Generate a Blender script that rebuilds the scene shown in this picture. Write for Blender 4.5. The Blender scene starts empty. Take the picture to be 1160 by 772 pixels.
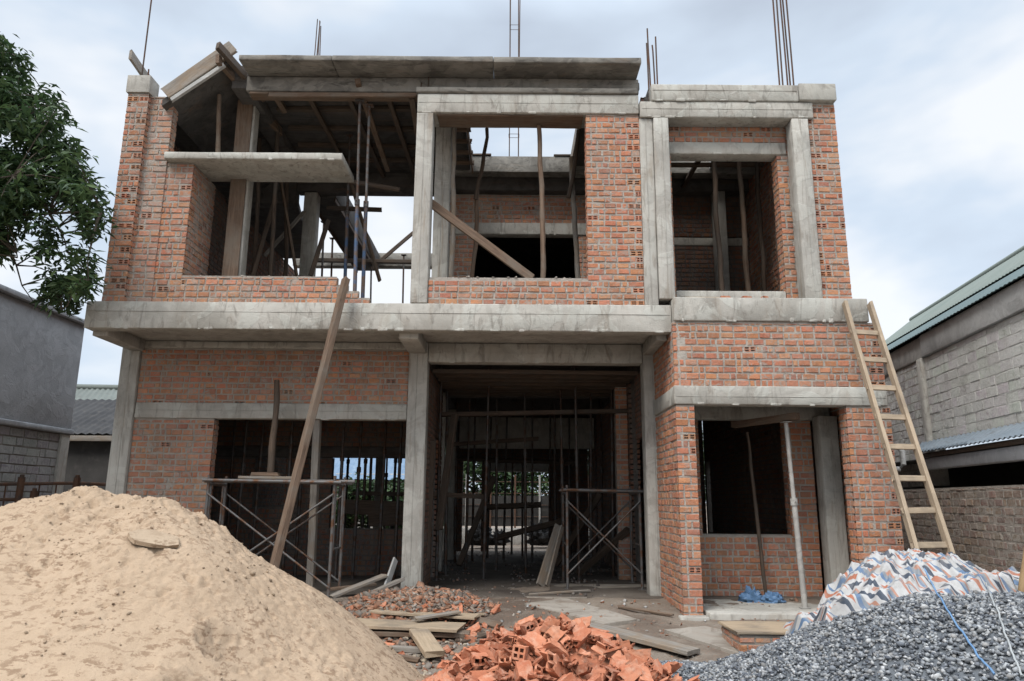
import bpy, math, random
import numpy as np
from mathutils import Vector, Matrix, noise as mn

random.seed(7); rng = np.random.default_rng(7)
S = bpy.context.scene
COL = S.collection
R = math.radians
PI = math.pi

# ------------------------------------------------------------------ camera geometry (metres, z up, y away from the camera)
FPX = 838.0; PITCH = R(12.2); ROLL = R(.43); CAMZ = 1.3
_r0 = Vector((1, 0, 0)); _u0 = Vector((0, -math.sin(PITCH), math.cos(PITCH))); CF = Vector((0, math.cos(PITCH), math.sin(PITCH)))
CR = _r0*math.cos(ROLL) + _u0*math.sin(ROLL); CU = _u0*math.cos(ROLL) - _r0*math.sin(ROLL)

def at(px, py, Y):
    """point of the plane y = Y that a measured photo position lies on"""
    d = CF + CR*((px-580)/FPX) - CU*((py-386)/FPX)
    return Vector((0, 0, CAMZ)) + d*(Y/d.y)

def on(px, py, z):
    d = CF + CR*((px-580)/FPX) - CU*((py-386)/FPX)
    return Vector((0, 0, CAMZ)) + d*((z-CAMZ)/d.z)

def sstep(a, b, x):
    t = min(1., max(0., (x-a)/(b-a))); return t*t*(3-2*t)

def nz(x, y, z=0., oct=4):
    return mn.fractal((x, y, z), .6, 2., oct)

# ------------------------------------------------------------------ node helper
class NT:
    def __init__(s, name):
        s.m = bpy.data.materials.new(name); s.m.use_nodes = True
        s.t = s.m.node_tree; s.t.nodes.clear()
        s.out = s.t.nodes.new('ShaderNodeOutputMaterial')
        s.b = s.t.nodes.new('ShaderNodeBsdfPrincipled')
        s.t.links.new(s.b.outputs[0], s.out.inputs[0])
        s.b.inputs['Roughness'].default_value = .9
        s.b.inputs['Specular IOR Level'].default_value = .25
    def n(s, typ, **kw):
        nd = s.t.nodes.new(typ)
        for k, v in kw.items(): setattr(nd, k, v)
        return nd
    def L(s, a, b): s.t.links.new(a, b)
    def coord(s, scale=(1, 1, 1), rnd=True, kind='Object'):
        tc = s.n('ShaderNodeTexCoord'); mp = s.n('ShaderNodeMapping')
        mp.inputs['Scale'].default_value = scale
        s.L(tc.outputs[kind], mp.inputs['Vector'])
        if rnd:
            oi = s.n('ShaderNodeObjectInfo'); mu = s.n('ShaderNodeMath', operation='MULTIPLY'); mu.inputs[1].default_value = 37.
            s.L(oi.outputs['Random'], mu.inputs[0]); s.L(mu.outputs[0], mp.inputs['Location'])
        return mp.outputs[0]
    def noise(s, vec, scale, detail=6, rough=.6, dist=0.):
        nd = s.n('ShaderNodeTexNoise'); nd.inputs['Scale'].default_value = scale; nd.inputs['Detail'].default_value = detail
        nd.inputs['Roughness'].default_value = rough; nd.inputs['Distortion'].default_value = dist
        s.L(vec, nd.inputs['Vector']); return nd.outputs['Fac']
    def ramp(s, fac, stops):
        nd = s.n('ShaderNodeValToRGB'); e = nd.color_ramp.elements
        while len(e) < len(stops): e.new(.5)
        for i, (p, c) in enumerate(stops):
            e[i].position = p
            e[i].color = (c, c, c, 1) if isinstance(c, (int, float)) else (*c, 1)
        s.L(fac, nd.inputs[0]); return nd.outputs[0]
    def mix(s, fac, a, b, mode='MIX'):
        nd = s.n('ShaderNodeMix', data_type='RGBA', blend_type=mode)
        if isinstance(fac, (int, float)): nd.inputs[0].default_value = fac
        else: s.L(fac, nd.inputs[0])
        for i, v in ((6, a), (7, b)):
            if isinstance(v, (tuple, list)): nd.inputs[i].default_value = (*v, 1)
            else: s.L(v, nd.inputs[i])
        return nd.outputs[2]
    def math(s, op, a, b):
        nd = s.n('ShaderNodeMath', operation=op)
        for i, v in ((0, a), (1, b)):
            if isinstance(v, (int, float)): nd.inputs[i].default_value = v
            else: s.L(v, nd.inputs[i])
        return nd.outputs[0]
    def attr(s, name='Col'):
        nd = s.n('ShaderNodeAttribute', attribute_name=name); return nd.outputs['Color']
    def bump(s, h, strength, dist=.02, prev=None):
        nd = s.n('ShaderNodeBump'); nd.inputs['Strength'].default_value = strength; nd.inputs['Distance'].default_value = dist
        s.L(h, nd.inputs['Height'])
        if prev is not None: s.L(prev, nd.inputs['Normal'])
        return nd.outputs[0]
    def done(s, col, normal=None, rough=None):
        if isinstance(col, (tuple, list)): s.b.inputs['Base Color'].default_value = (*col, 1)
        else: s.L(col, s.b.inputs['Base Color'])
        if normal is not None: s.L(normal, s.b.inputs['Normal'])
        if rough is not None:
            if isinstance(rough, (int, float)): s.b.inputs['Roughness'].default_value = rough
            else: s.L(rough, s.b.inputs['Roughness'])
        return s.m

def concrete(name, light, dark, stain, stretch=(1, 1, 1), amt=.5, brown=(.30, .22, .15), brown_amt=.25):
    k = NT(name); v = k.coord(); vs = k.coord(stretch)
    big = k.noise(v, 1.3, 8, .65, .8); st = k.noise(vs, 1.9, 8, .7, 1.6); br = k.noise(vs, 1.3, 6, .65, .8)
    c = k.mix(k.ramp(big, [(.38, 0.), (.62, 1.)]), dark, light)
    # thin cement smears with clear borders
    sm = k.ramp(k.noise(v, 1.7, 4, .5, 1.6), [(.50, 0.), (.53, 1.), (.64, 1.), (.70, 0.)])
    c = k.mix(k.math('MULTIPLY', sm, .45), c, tuple(min(.6, q*1.12) for q in light))
    sm2 = k.ramp(k.noise(v, 2.3, 6, .6, 1.2), [(.55, 0.), (.59, 1.)])
    c = k.mix(k.math('MULTIPLY', sm2, .28), c, tuple(q*.72 for q in dark))
    c = k.mix(k.math('MULTIPLY', k.ramp(st, [(.53, 0.), (.64, 1.)]), amt), c, stain)
    c = k.mix(k.math('MULTIPLY', k.ramp(br, [(.55, 0.), (.68, 1.)]), brown_amt), c, brown)
    c = k.mix(k.ramp(k.noise(v, 34, 6, .75), [(.26, .3), (.42, 0.)]), c, tuple(q*.5 for q in dark))
    n0 = k.bump(sm, .25, .012)
    n1 = k.bump(k.noise(v, 60, 5, .7), .4, .012, n0)
    n2 = k.bump(k.noise(v, 5, 8, .62, .4), .35, .03, n1)
    return k.done(c, n2, .94)

M = {}
M['conc'] = concrete('raw_concrete', (.55, .52, .46), (.41, .385, .34), (.22, .195, .165), (4, 4, .9), .45)
M['conc_v'] = concrete('raw_concrete_column', (.55, .525, .47), (.43, .405, .36), (.27, .235, .195), (7, 7, .7), .6, brown_amt=.5)
M['conc_h'] = concrete('raw_concrete_beam', (.57, .54, .48), (.43, .405, .355), (.22, .195, .165), (3.5, 3.5, .8), .62, brown_amt=.28)
M['conc_shaded'] = concrete('shaded_concrete_soffit', (.125, .115, .105), (.07, .065, .06), (.05, .048, .045), (.8, 5, 5), .6, brown=(.16, .11, .08), brown_amt=.5)  # far darker than the frame concrete: interior shade put into the colour
M['conc_roof'] = concrete('weathered_concrete_edge', (.30, .28, .245), (.16, .148, .13), (.07, .065, .058), (1, 4, 4), .7, brown_amt=.3)
M['plaster_grey'] = concrete('grey_plaster', (.44, .45, .46), (.38, .39, .40), (.29, .295, .30), (1, 1.2, 1), .4, brown_amt=0.)
M['cement_dusty'] = concrete('dusty_cement', (.42, .375, .32), (.30, .26, .215), (.20, .16, .125), (1, 1, 1), .6, brown=(.24, .18, .135), brown_amt=.6)
M['plaster_white'] = concrete('pale_plaster', (.50, .48, .44), (.39, .37, .34), (.27, .255, .23), (3, 3, .8), .5, brown_amt=.1)
M['plaster_pale'] = concrete('dirty_white_paint', (.54, .53, .50), (.44, .43, .405), (.34, .33, .31), (1, 1, 1), .4, brown_amt=.05)

def brick_mat(name, smear, tint=(1, 1, 1), mort=(.40, .355, .305), dirt=.3):
    k = NT(name); v = k.coord(rnd=False); c = k.attr()
    c = k.mix(1., c, (tint[0], tint[1], tint[2]), 'MULTIPLY')
    c = k.mix(.45, c, k.ramp(k.noise(v, 30, 6, .72), [(.25, .42), (.5, 1.), (.75, 1.3)]), 'MULTIPLY')
    c = k.mix(k.math('MULTIPLY', k.ramp(k.noise(v, 1.1, 7, .68, .5), [(.46, 0.), (.66, 1.)]), dirt), c, (.17, .13, .105))
    vs = k.coord((3.2, 3.2, .55), rnd=False); c = k.mix(k.math('MULTIPLY', k.ramp(k.noise(vs, 1.6, 7, .68, .8), [(.50, 0.), (.66, 1.)]), dirt*1.3), c, (.21, .175, .145))
    sm = k.ramp(k.noise(v, 9, 9, .72, 1.2), [(.56-smear*.2, 0.), (.62-smear*.2, 1.)])
    big = k.ramp(k.noise(v, 1.6, 5, .65, .5), [(.34, .15), (.6, 1.)])
    c = k.mix(k.math('MULTIPLY', k.math('MULTIPLY', sm, big), .9), c, mort)
    # thin cement veil
    c = k.mix(k.math('MULTIPLY', k.ramp(k.noise(v, 4.5, 7, .7, .8), [(.46, 0.), (.72, 1.)]), .18+smear*.3), c, mort)
    n1 = k.bump(k.noise(v, 90, 4, .7), .55, .010); n2 = k.bump(k.noise(v, 18, 6, .68), .7, .02, n1)
    return k.done(c, n2, .92)
def mortar_mat(name, a, b):
    k = NT(name); v = k.coord(rnd=False)
    c = k.mix(k.ramp(k.noise(v, 6, 7, .7), [(.3, 0.), (.7, 1.)]), a, b)
    n1 = k.bump(k.noise(v, 70, 5, .7), .6, .012); n2 = k.bump(k.noise(v, 16, 6, .65), .8, .025, n1)
    return k.done(c, n2, .95)
M['brick'] = brick_mat('orange_brick', .30, dirt=.38)
M['brick_smear'] = brick_mat('mortar_smeared_brick', .62)
M['brick_red'] = brick_mat('bright_orange_brick', .20, (1.0, .98, .96), dirt=.26)
M['brick_old'] = brick_mat('old_brown_brick', .38, (.50, .58, .60), (.27, .245, .215), .5)
M['brick_shaded'] = brick_mat('shaded_room_brick', .35, (.42, .44, .46), (.17, .155, .14), .7)  # darkened copy of the brick, the unlit rooms' shade is in its colour
M['mortar_shaded'] = mortar_mat('shaded_room_mortar', (.18, .16, .14), (.11, .10, .09))  # mortar toned down likewise, room shade mixed into the colour
M['block'] = brick_mat('lime_washed_block', .7, (1, 1, 1), (.68, .66, .61), .40)
M['block_grey'] = brick_mat('grey_block', .5, (1, 1, 1), (.42, .41, .39), .15)
M['mortar'] = mortar_mat('cement_mortar', (.50, .445, .38), (.35, .305, .26))
M['mortar_old'] = mortar_mat('old_mortar', (.30, .27, .235), (.19, .17, .145))
M['lime'] = mortar_mat('lime_wash_joint', (.66, .64, .59), (.54, .52, .475))
M['mortar_pale'] = mortar_mat('pale_mortar', (.54, .485, .42), (.40, .355, .305))

def wood(name, a, b, c2, rough=.8, grain=18):
    k = NT(name); v = k.coord((1.2, grain, grain)); v1 = k.coord((1, 1, 1))
    g = k.noise(v, 2.2, 6, .6, 1.2)
    c = k.mix(k.ramp(g, [(.3, 0.), (.65, 1.)]), a, b)
    c = k.mix(k.math('MULTIPLY', k.ramp(k.noise(v1, 2.4, 5, .65, .4), [(.45, 0.), (.65, 1.)]), .8), c, c2)
    return k.done(c, k.bump(g, .5, .01), rough)
M['wood_dark'] = wood('weathered_dark_wood', (.055, .042, .033), (.15, .105, .075), (.10, .085, .07))
M['wood_brown'] = wood('brown_wood', (.11, .072, .05), (.235, .16, .11), (.20, .165, .13))
M['wood_grey'] = wood('grey_weathered_wood', (.20, .175, .15), (.36, .325, .28), (.29, .21, .14))
M['wood_pale'] = wood('pale_fresh_wood', (.36, .27, .18), (.50, .385, .265), (.24, .195, .15))
M['wood_ladder'] = wood('ladder_wood', (.36, .275, .19), (.52, .41, .29), (.29, .23, .17))
M['bamboo'] = wood('bamboo', (.34, .22, .11), (.48, .33, .18), (.28, .18, .10), .6, 6)

def metal(name, a, rust, amt, rough=.55, metallic=.4):
    k = NT(name); v = k.coord(); f = k.ramp(k.noise(v, 7, 7, .7), [(.62-amt*.4, 0.), (.74-amt*.4, 1.)])
    k.b.inputs['Metallic'].default_value = metallic
    return k.done(k.mix(f, a, rust), k.bump(k.noise(v, 60, 4), .2, .005), rough)
M['steel'] = metal('scaffold_steel', (.17, .165, .16), (.16, .085, .05), .35)
M['steel_dark'] = metal('dark_prop_steel', (.11, .105, .10), (.10, .055, .035), .4)
M['steel_blue'] = metal('worn_blue_prop_steel', (.08, .13, .22), (.16, .11, .08), .45, .6, .2)
M['rebar'] = metal('rusty_rebar', (.10, .075, .06), (.13, .065, .04), .4, .7, .3)
M['rusty'] = metal('rusty_fence_iron', (.10, .07, .055), (.15, .08, .05), .5, .8, .1)

def sheet(name, a, b, rough=.5, stainc=(.12, .11, .1)):
    k = NT(name); v = k.coord(rnd=False)
    c = k.mix(k.ramp(k.noise(v, 1.1, 6, .65), [(.3, 0.), (.7, 1.)]), a, b)
    c = k.mix(k.math('MULTIPLY', k.ramp(k.noise(v, 5, 6, .7), [(.52, 0.), (.7, 1.)]), .5), c, stainc)
    return k.done(c, None, rough)
M['roof_green'] = sheet('green_metal_roof', (.10, .145, .145), (.14, .19, .185), .6, (.16, .18, .16))
M['roof_moss'] = sheet('mossy_tile_roof', (.19, .225, .20), (.24, .27, .24), .9, (.17, .18, .16))
M['roof_grey_moss'] = sheet('grey_mossy_tiles', (.15, .165, .15), (.20, .22, .20), .9)
M['roof_dark'] = sheet('dark_tile_roof', (.035, .035, .037), (.075, .074, .074), .95)
M['roof_blue'] = sheet('blue_metal_roof', (.14, .22, .32), (.20, .28, .38), .6, (.3, .38, .45))
M['awning'] = sheet('blue_grey_awning', (.17, .205, .235), (.25, .285, .31), .85)
M['dark_board'] = sheet('dark_boarding', (.05, .048, .045), (.085, .08, .075), .9)
M['bag_blue'] = sheet('blue_plastic', (.10, .20, .36), (.17, .28, .44), .45, (.08, .12, .2))
M['rope_blue'] = sheet('blue_rope', (.12, .24, .42), (.20, .33, .50), .7, (.2, .3, .4))
M['rope_pale'] = sheet('pale_rope', (.45, .46, .45), (.34, .36, .36), .7)
M['bag_grey'] = sheet('cement_sacking', (.46, .45, .43), (.33, .32, .30), .8, (.25, .23, .2))
M['cloth_dark'] = sheet('dark_cloth', (.03, .03, .032), (.06, .055, .05), .9)

# sand
k = NT('yellow_sand'); v = k.coord(rnd=False)
c = k.mix(k.ramp(k.noise(v, 1.6, 8, .65), [(.3, 0.), (.7, 1.)]), (.46, .345, .237), (.535, .41, .29))
vf = k.coord((1.0, 1.6, 2.2), rnd=False); fl = k.ramp(k.noise(vf, 10.5, 8, .74, .3), [(.525, 0.), (.565, 1.)]); pt = k.ramp(k.noise(v, 1.6, 4, .6), [(.36, .0), (.56, 1.)])
c = k.mix(k.math('MULTIPLY', k.math('MULTIPLY', fl, pt), .68), c, (.215, .135, .08))
c = k.mix(k.math('MULTIPLY', k.ramp(k.noise(v, 3.3, 7, .7, .6), [(.52, 0.), (.66, 1.)]), .30), c, (.36, .25, .16))
c = k.mix(k.ramp(k.noise(v, 150, 3, .7), [(.3, .22), (.55, 0.)]), c, (.22, .15, .1))
c = k.mix(1., c, k.attr(), 'MULTIPLY')
n1 = k.bump(k.noise(v, 220, 3, .7), .35, .004); n2 = k.bump(k.noise(v, 38, 7, .7), .6, .018, n1); n3 = k.bump(fl, -.6, .012, n2); n4 = k.bump(k.noise(v, 13, 6, .7), .28, .03, n3)
M['sand'] = k.done(c, n4, .97)
# ground
k = NT('site_dirt'); v = k.coord(rnd=False)
c = k.mix(k.ramp(k.noise(v, .55, 8, .65, .6), [(.36, 0.), (.62, 1.)]), (.155, .115, .088), (.32, .265, .21))
c = k.mix(k.math('MULTIPLY', k.ramp(k.noise(v, 3.2, 8, .7), [(.5, 0.), (.66, 1.)]), .6), c, (.36, .315, .26))
c = k.mix(k.math('MULTIPLY', k.ramp(k.noise(v, 24, 6, .7), [(.56, 0.), (.66, 1.)]), .5), c, (.36, .19, .12))
c = k.mix(k.ramp(k.noise(v, 60, 5, .7), [(.28, .5), (.5, 0.)]), c, (.10, .08, .065))
n1 = k.bump(k.noise(v, 70, 5, .7), .5, .012); n2 = k.bump(k.noise(v, 9, 8, .7), .7, .04, n1)
M['dirt'] = k.done(c, n2, .97)
k = NT('damp_shaded_floor_dirt'); v = k.coord(rnd=False)
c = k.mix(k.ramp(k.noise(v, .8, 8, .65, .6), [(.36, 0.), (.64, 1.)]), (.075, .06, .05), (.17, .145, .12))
M['damp_shaded_dirt'] = k.done(c, k.bump(k.noise(v, 12, 8, .7), .6, .03), .9)  # damp dirt floor, darkened further to put interior shade into its colour
# per-piece coloured materials
def attr_mat(name, rough, ns=40, dark=.55, spec=.3):
    k = NT(name); v = k.coord(rnd=False)
    c = k.mix(.7, k.attr(), k.ramp(k.noise(v, ns, 5, .7), [(.25, dark), (.5, 1.), (.8, 1.25)]), 'MULTIPLY')
    k.b.inputs['Specular IOR Level'].default_value = spec
    return k.done(c, k.bump(k.noise(v, ns*1.5, 4, .7), .4, .006), rough)
M['gravel'] = attr_mat('blue_grey_gravel', .7, 50, .7, .35)
M['rubble'] = attr_mat('rubble_pieces', .95)
k = NT('fresh_broken_clay'); v = k.coord(); 
c = k.mix(k.ramp(k.noise(v, 9, 6, .65), [(.3, 0.), (.7, 1.)]), (.46, .155, .082), (.58, .235, .135))
oi = k.n('ShaderNodeObjectInfo'); c = k.mix(.8, c, k.ramp(oi.outputs['Random'], [(0., (.55, .52, .52)), (.35, (.9, .88, .86)), (.7, (1.08, 1.12, 1.12)), (1., (1.25, 1.45, 1.5))]), 'MULTIPLY')
wv = k.coord(rnd=False); c = k.mix(k.math('MULTIPLY', k.ramp(k.noise(wv, 14, 6, .7), [(.50, 0.), (.66, 1.)]), .5), c, (.60, .40, .29))
c = k.mix(k.math('MULTIPLY', k.ramp(k.noise(wv, 8, 6, .7, .5), [(.58, 0.), (.68, 1.)]), .55), c, (.24, .10, .065))
M['broken'] = k.done(c, k.bump(k.noise(v, 70, 5, .7), .5, .006), .92)
def leaf_mat(name):
    k = NT(name); c = k.attr(); k.b.inputs['Roughness'].default_value = .55
    m = k.done(c, None, .5)
    tr = k.n('ShaderNodeBsdfTranslucent'); mx = k.n('ShaderNodeMixShader'); mx.inputs[0].default_value = .28
    k.L(c, tr.inputs['Color']); k.L(k.b.outputs[0], mx.inputs[1]); k.L(tr.outputs[0], mx.inputs[2]); k.L(mx.outputs[0], k.out.inputs[0])
    return m
M['leaf'] = leaf_mat('leaf')
k = NT('bark'); v = k.coord((6, 6, 1)); M['bark'] = k.done(k.mix(k.noise(v, 3, 6), (.05, .04, .03), (.14, .115, .09)), k.bump(k.noise(v, 5, 6), .7, .03), .95)
# striped tarpaulin: woven stripes of white, blue, red and navy
k = NT('striped_tarpaulin'); tc = k.n('ShaderNodeTexCoord'); uv = tc.outputs['UV']
nd = k.n('ShaderNodeTexNoise'); nd.inputs['Scale'].default_value = 4.; k.L(uv, nd.inputs['Vector'])
mv = k.n('ShaderNodeMix', data_type='RGBA', blend_type='LINEAR_LIGHT'); mv.inputs[0].default_value = .02
k.L(uv, mv.inputs[6]); k.L(nd.outputs['Color'], mv.inputs[7])
sep = k.n('ShaderNodeSeparateXYZ'); k.L(mv.outputs[2], sep.inputs[0])
u_ = k.math('MULTIPLY', sep.outputs[0], 8.5); fr = k.math('FRACT', u_, 0.)
rp = k.n('ShaderNodeValToRGB'); rp.color_ramp.interpolation = 'CONSTANT'; e = rp.color_ramp.elements
stops = [(0., (.50, .49, .48)), (.12, (.07, .085, .11)), (.32, (.50, .49, .48)), (.42, (.45, .17, .10)), (.54, (.52, .51, .49)), (.62, (.13, .20, .31)), (.78, (.24, .265, .29)), (.90, (.46, .24, .17))]
while len(e) < len(stops): e.new(.5)
for i, (p, cc) in enumerate(stops): e[i].position = p; e[i].color = (*cc, 1)
k.L(fr, rp.inputs[0])
dash = k.math('FRACT', k.math('ADD', k.math('MULTIPLY', sep.outputs[1], 5.0), k.math('MULTIPLY', k.math('FLOOR', k.math('MULTIPLY', sep.outputs[0], 25.5), 0.), .37)), 0.)
c = k.mix(k.ramp(dash, [(.64, 0.), (.67, 1.)]), rp.outputs[0], (.50, .49, .47))
vv = k.coord(rnd=False); c = k.mix(k.math('MULTIPLY', k.ramp(k.noise(vv, 6, 6, .7), [(.46, 0.), (.66, 1.)]), .5), c, (.27, .245, .22))
M['tarp'] = k.done(c, k.bump(k.noise(vv, 30, 5, .6), .25, .02), .5)

# ------------------------------------------------------------------ mesh helpers
class MB:
    def __init__(s): s.v = []; s.f = []; s.m = []; s.c = []
    def add(s, vs, fs, m=0, c=(1, 1, 1)):
        b = len(s.v); s.v.extend([tuple(p) for p in vs])
        for f in fs: s.f.append([i+b for i in f]); s.m.append(m); s.c.append(c)
    def box(s, x0, x1, y0, y1, z0, z1, m=0, c=(1, 1, 1)):
        s.add([(x0, y0, z0), (x1, y0, z0), (x1, y1, z0), (x0, y1, z0), (x0, y0, z1), (x1, y0, z1), (x1, y1, z1), (x0, y1, z1)],
              [(0, 3, 2, 1), (4, 5, 6, 7), (0, 1, 5, 4), (1, 2, 6, 5), (2, 3, 7, 6), (3, 0, 4, 7)], m, c)
    def cbox(s, x0, x1, y0, y1, z0, z1, seg=.4, j=.0022, e=.005, m=0, xf=None):
        """box with rounded uneven edges and slightly wavy faces"""
        def ax(a, b):
            L = b-a; r = min(.014, L*.25); n = max(1, int(round((L-2*r)/seg)))
            return [a]+[a+r+(L-2*r)*i/n for i in range(n+1)]+[b]
        X, Y, Z = ax(x0, x1), ax(y0, y1), ax(z0, z1); nx, ny, nzz = len(X)-1, len(Y)-1, len(Z)-1
        idx = {}; vs = []
        def V(i, jj, kk):
            key = (i, jj, kk)
            if key in idx: return idx[key]
            p = [X[i], Y[jj], Z[kk]]
            dirs = [(-1 if i == 0 else 1 if i == nx else 0), (-1 if jj == 0 else 1 if jj == ny else 0), (-1 if kk == 0 else 1 if kk == nzz else 0)]
            cnt = sum(1 for d in dirs if d)
            for a in range(3):
                if dirs[a]:
                    q = random.uniform(-j, j)
                    if cnt >= 2: q = -e*random.uniform(.3, 1.6)
                    p[a] += dirs[a]*q
            if xf: p = xf(p)
            idx[key] = len(vs); vs.append(tuple(p)); return idx[key]
        fs = []
        for a in range(nx):
            for b in range(ny):
                fs.append((V(a, b, 0), V(a, b+1, 0), V(a+1, b+1, 0), V(a+1, b, 0)))
                fs.append((V(a, b, nzz), V(a+1, b, nzz), V(a+1, b+1, nzz), V(a, b+1, nzz)))
        for a in range(nx):
            for c in range(nzz):
                fs.append((V(a, 0, c), V(a+1, 0, c), V(a+1, 0, c+1), V(a, 0, c+1)))
                fs.append((V(a, ny, c), V(a, ny, c+1), V(a+1, ny, c+1), V(a+1, ny, c)))
        for b in range(ny):
            for c in range(nzz):
                fs.append((V(0, b, c), V(0, b, c+1), V(0, b+1, c+1), V(0, b+1, c)))
                fs.append((V(nx, b, c), V(nx, b+1, c), V(nx, b+1, c+1), V(nx, b, c+1)))
        s.add(vs, fs, m); return s
    def tube(s, pts, r, seg=8, m=0, c=(1, 1, 1), cap=True):
        pts = [Vector(p) for p in pts]
        if not isinstance(r, (list, tuple)): r = [r]*len(pts)
        vs = []; fs = []
        for i, p in enumerate(pts):
            d = (pts[min(i+1, len(pts)-1)]-pts[max(i-1, 0)]).normalized()
            a = Vector((0, 0, 1)) if abs(d.z) < .9 else Vector((1, 0, 0))
            x = d.cross(a).normalized(); y = d.cross(x).normalized()
            for q in range(seg):
                t = 2*PI*q/seg; vs.append(p+(x*math.cos(t)+y*math.sin(t))*r[i])
        for i in range(len(pts)-1):
            for q in range(seg):
                fs.append((i*seg+q, i*seg+(q+1) % seg, (i+1)*seg+(q+1) % seg, (i+1)*seg+q))
        if cap: fs.append(tuple(range(seg))); fs.append(tuple(range((len(pts)-1)*seg, len(pts)*seg)))
        s.add(vs, fs, m, c); return s
    def mesh(s, name, mats, smooth=None):
        me = bpy.data.meshes.new(name); me.from_pydata(s.v, [], s.f)
        for mt in mats: me.materials.append(mt)
        if len(mats) > 1: me.polygons.foreach_set('material_index', s.m)
        if any(c != (1, 1, 1) for c in s.c):
            at_ = me.color_attributes.new('Col', 'FLOAT_COLOR', 'CORNER'); arr = np.ones((len(me.loops), 4), dtype=np.float32)
            cnt = np.array([len(f) for f in s.f]); arr[:, :3] = np.repeat(np.array(s.c, dtype=np.float32), cnt, axis=0)
            at_.data.foreach_set('color', arr.ravel())
        elif any(mt and mt.name.startswith(('yellow_sand',)) for mt in mats):
            at_ = me.color_attributes.new('Col', 'FLOAT_COLOR', 'CORNER'); at_.data.foreach_set('color', np.ones(len(me.loops)*4, dtype=np.float32))
        me.update()
        if smooth is not None:
            me.shade_smooth(); me.set_sharp_from_angle(angle=R(smooth))
        return me

def np_mesh(name, verts, faces, mats, cols=None, smooth=None):
    me = bpy.data.meshes.new(name); n, kf = faces.shape
    me.vertices.add(len(verts)); me.vertices.foreach_set('co', np.asarray(verts, dtype=np.float32).ravel())
    me.loops.add(n*kf); me.loops.foreach_set('vertex_index', faces.astype(np.int32).ravel())
    me.polygons.add(n); me.polygons.foreach_set('loop_start', np.arange(0, n*kf, kf, dtype=np.int32))
    for mt in mats: me.materials.append(mt)
    if cols is not None:
        a = me.color_attributes.new('Col', 'FLOAT_COLOR', 'CORNER'); arr = np.ones((n*kf, 4), dtype=np.float32)
        arr[:, :3] = np.repeat(cols.astype(np.float32), kf, axis=0); a.data.foreach_set('color', arr.ravel())
    me.update(calc_edges=True); me.validate()
    if smooth is not None: me.shade_smooth(); me.set_sharp_from_angle(angle=R(smooth))
    return me

def tag(o, label=None, cat=None, group=None, kind=None):
    if label: o['label'] = label
    if cat: o['category'] = cat
    if group: o['group'] = group
    if kind: o['kind'] = kind
    return o
def thing(name, loc, label, cat, group=None, rot=None):
    o = bpy.data.objects.new(name, None); o.empty_display_size = .2; COL.objects.link(o); o.location = loc
    if rot is not None: o.rotation_mode = 'QUATERNION'; o.rotation_quaternion = rot
    return tag(o, label, cat, group)
def obj(name, mb, mats, parent=None, smooth=None, local=False):
    """one mesh object; world coordinates in mb unless local"""
    if not isinstance(mats, (list, tuple)): mats = [mats]
    me = mb.mesh(name, mats, smooth) if isinstance(mb, MB) else mb
    o = bpy.data.objects.new(name, me); COL.objects.link(o)
    if parent is not None:
        o.parent = parent
        if not local:
            p = parent
            off = Vector((0, 0, 0))
            while p is not None: off += Vector(p.location); p = p.parent
            me.transform(Matrix.Translation(-off))
    elif not local:
        n = len(me.vertices); co = np.empty(n*3, dtype=np.float32); me.vertices.foreach_get('co', co); co = co.reshape(-1, 3)
        b = Vector((float((co[:, 0].min()+co[:, 0].max())/2), float((co[:, 1].min()+co[:, 1].max())/2), float(co[:, 2].min())))
        me.transform(Matrix.Translation(-b)); o.location = b
    return o
def aim(p0, p1, roll=0.):
    """rotation that takes local X to the direction p0 -> p1"""
    d = (Vector(p1)-Vector(p0)).normalized(); q = d.to_track_quat('X', 'Z')
    from mathutils import Quaternion
    return q @ Quaternion((1, 0, 0), roll)

def plank(name, p0, p1, w, t, mat, roll=0., parent=None, label=None, cat=None, group=None, bend=0., rough_end=.03):
    """sawn timber along local X with worn edges and ragged ends"""
    p0 = Vector(p0); p1 = Vector(p1); L = (p1-p0).length; mb = MB(); n = max(4, int(L/.2)); vs = []; fs = []
    prof = [(-.5, -.4), (-.46, -.5), (.46, -.5), (.5, -.4), (.5, .4), (.46, .5), (-.46, .5), (-.5, .4)]
    sx = random.uniform(0, 50)
    for i in range(n+1):
        x = L*i/n; off = bend*math.sin(PI*i/n)+nz(sx+x*.7, 3., 0., 2)*.006; tw = nz(sx+x*.5, 9., 0, 2)*.05
        for a, b in prof:
            xx = x
            if i in (0, n): xx += random.uniform(-rough_end, rough_end)*.5
            vs.append((xx, a*w*(1+tw)+random.uniform(-.001, .001), b*t+off+random.uniform(-.001, .001)))
    for i in range(n):
        for q in range(8): fs.append((i*8+q, i*8+(q+1) % 8, (i+1)*8+(q+1) % 8, (i+1)*8+q))
    fs += [tuple(range(8)), tuple(range(n*8, n*8+8))]
    mb.add(vs, fs); o = obj(name, mb, mat, None, None, True)
    o.rotation_mode = 'QUATERNION'; o.rotation_quaternion = aim(p0, p1, roll); o.location = p0
    if parent is not None: o.parent = parent; o.location = p0-Vector(parent.location)
    else: tag(o, label, cat, group)
    return o
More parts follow.
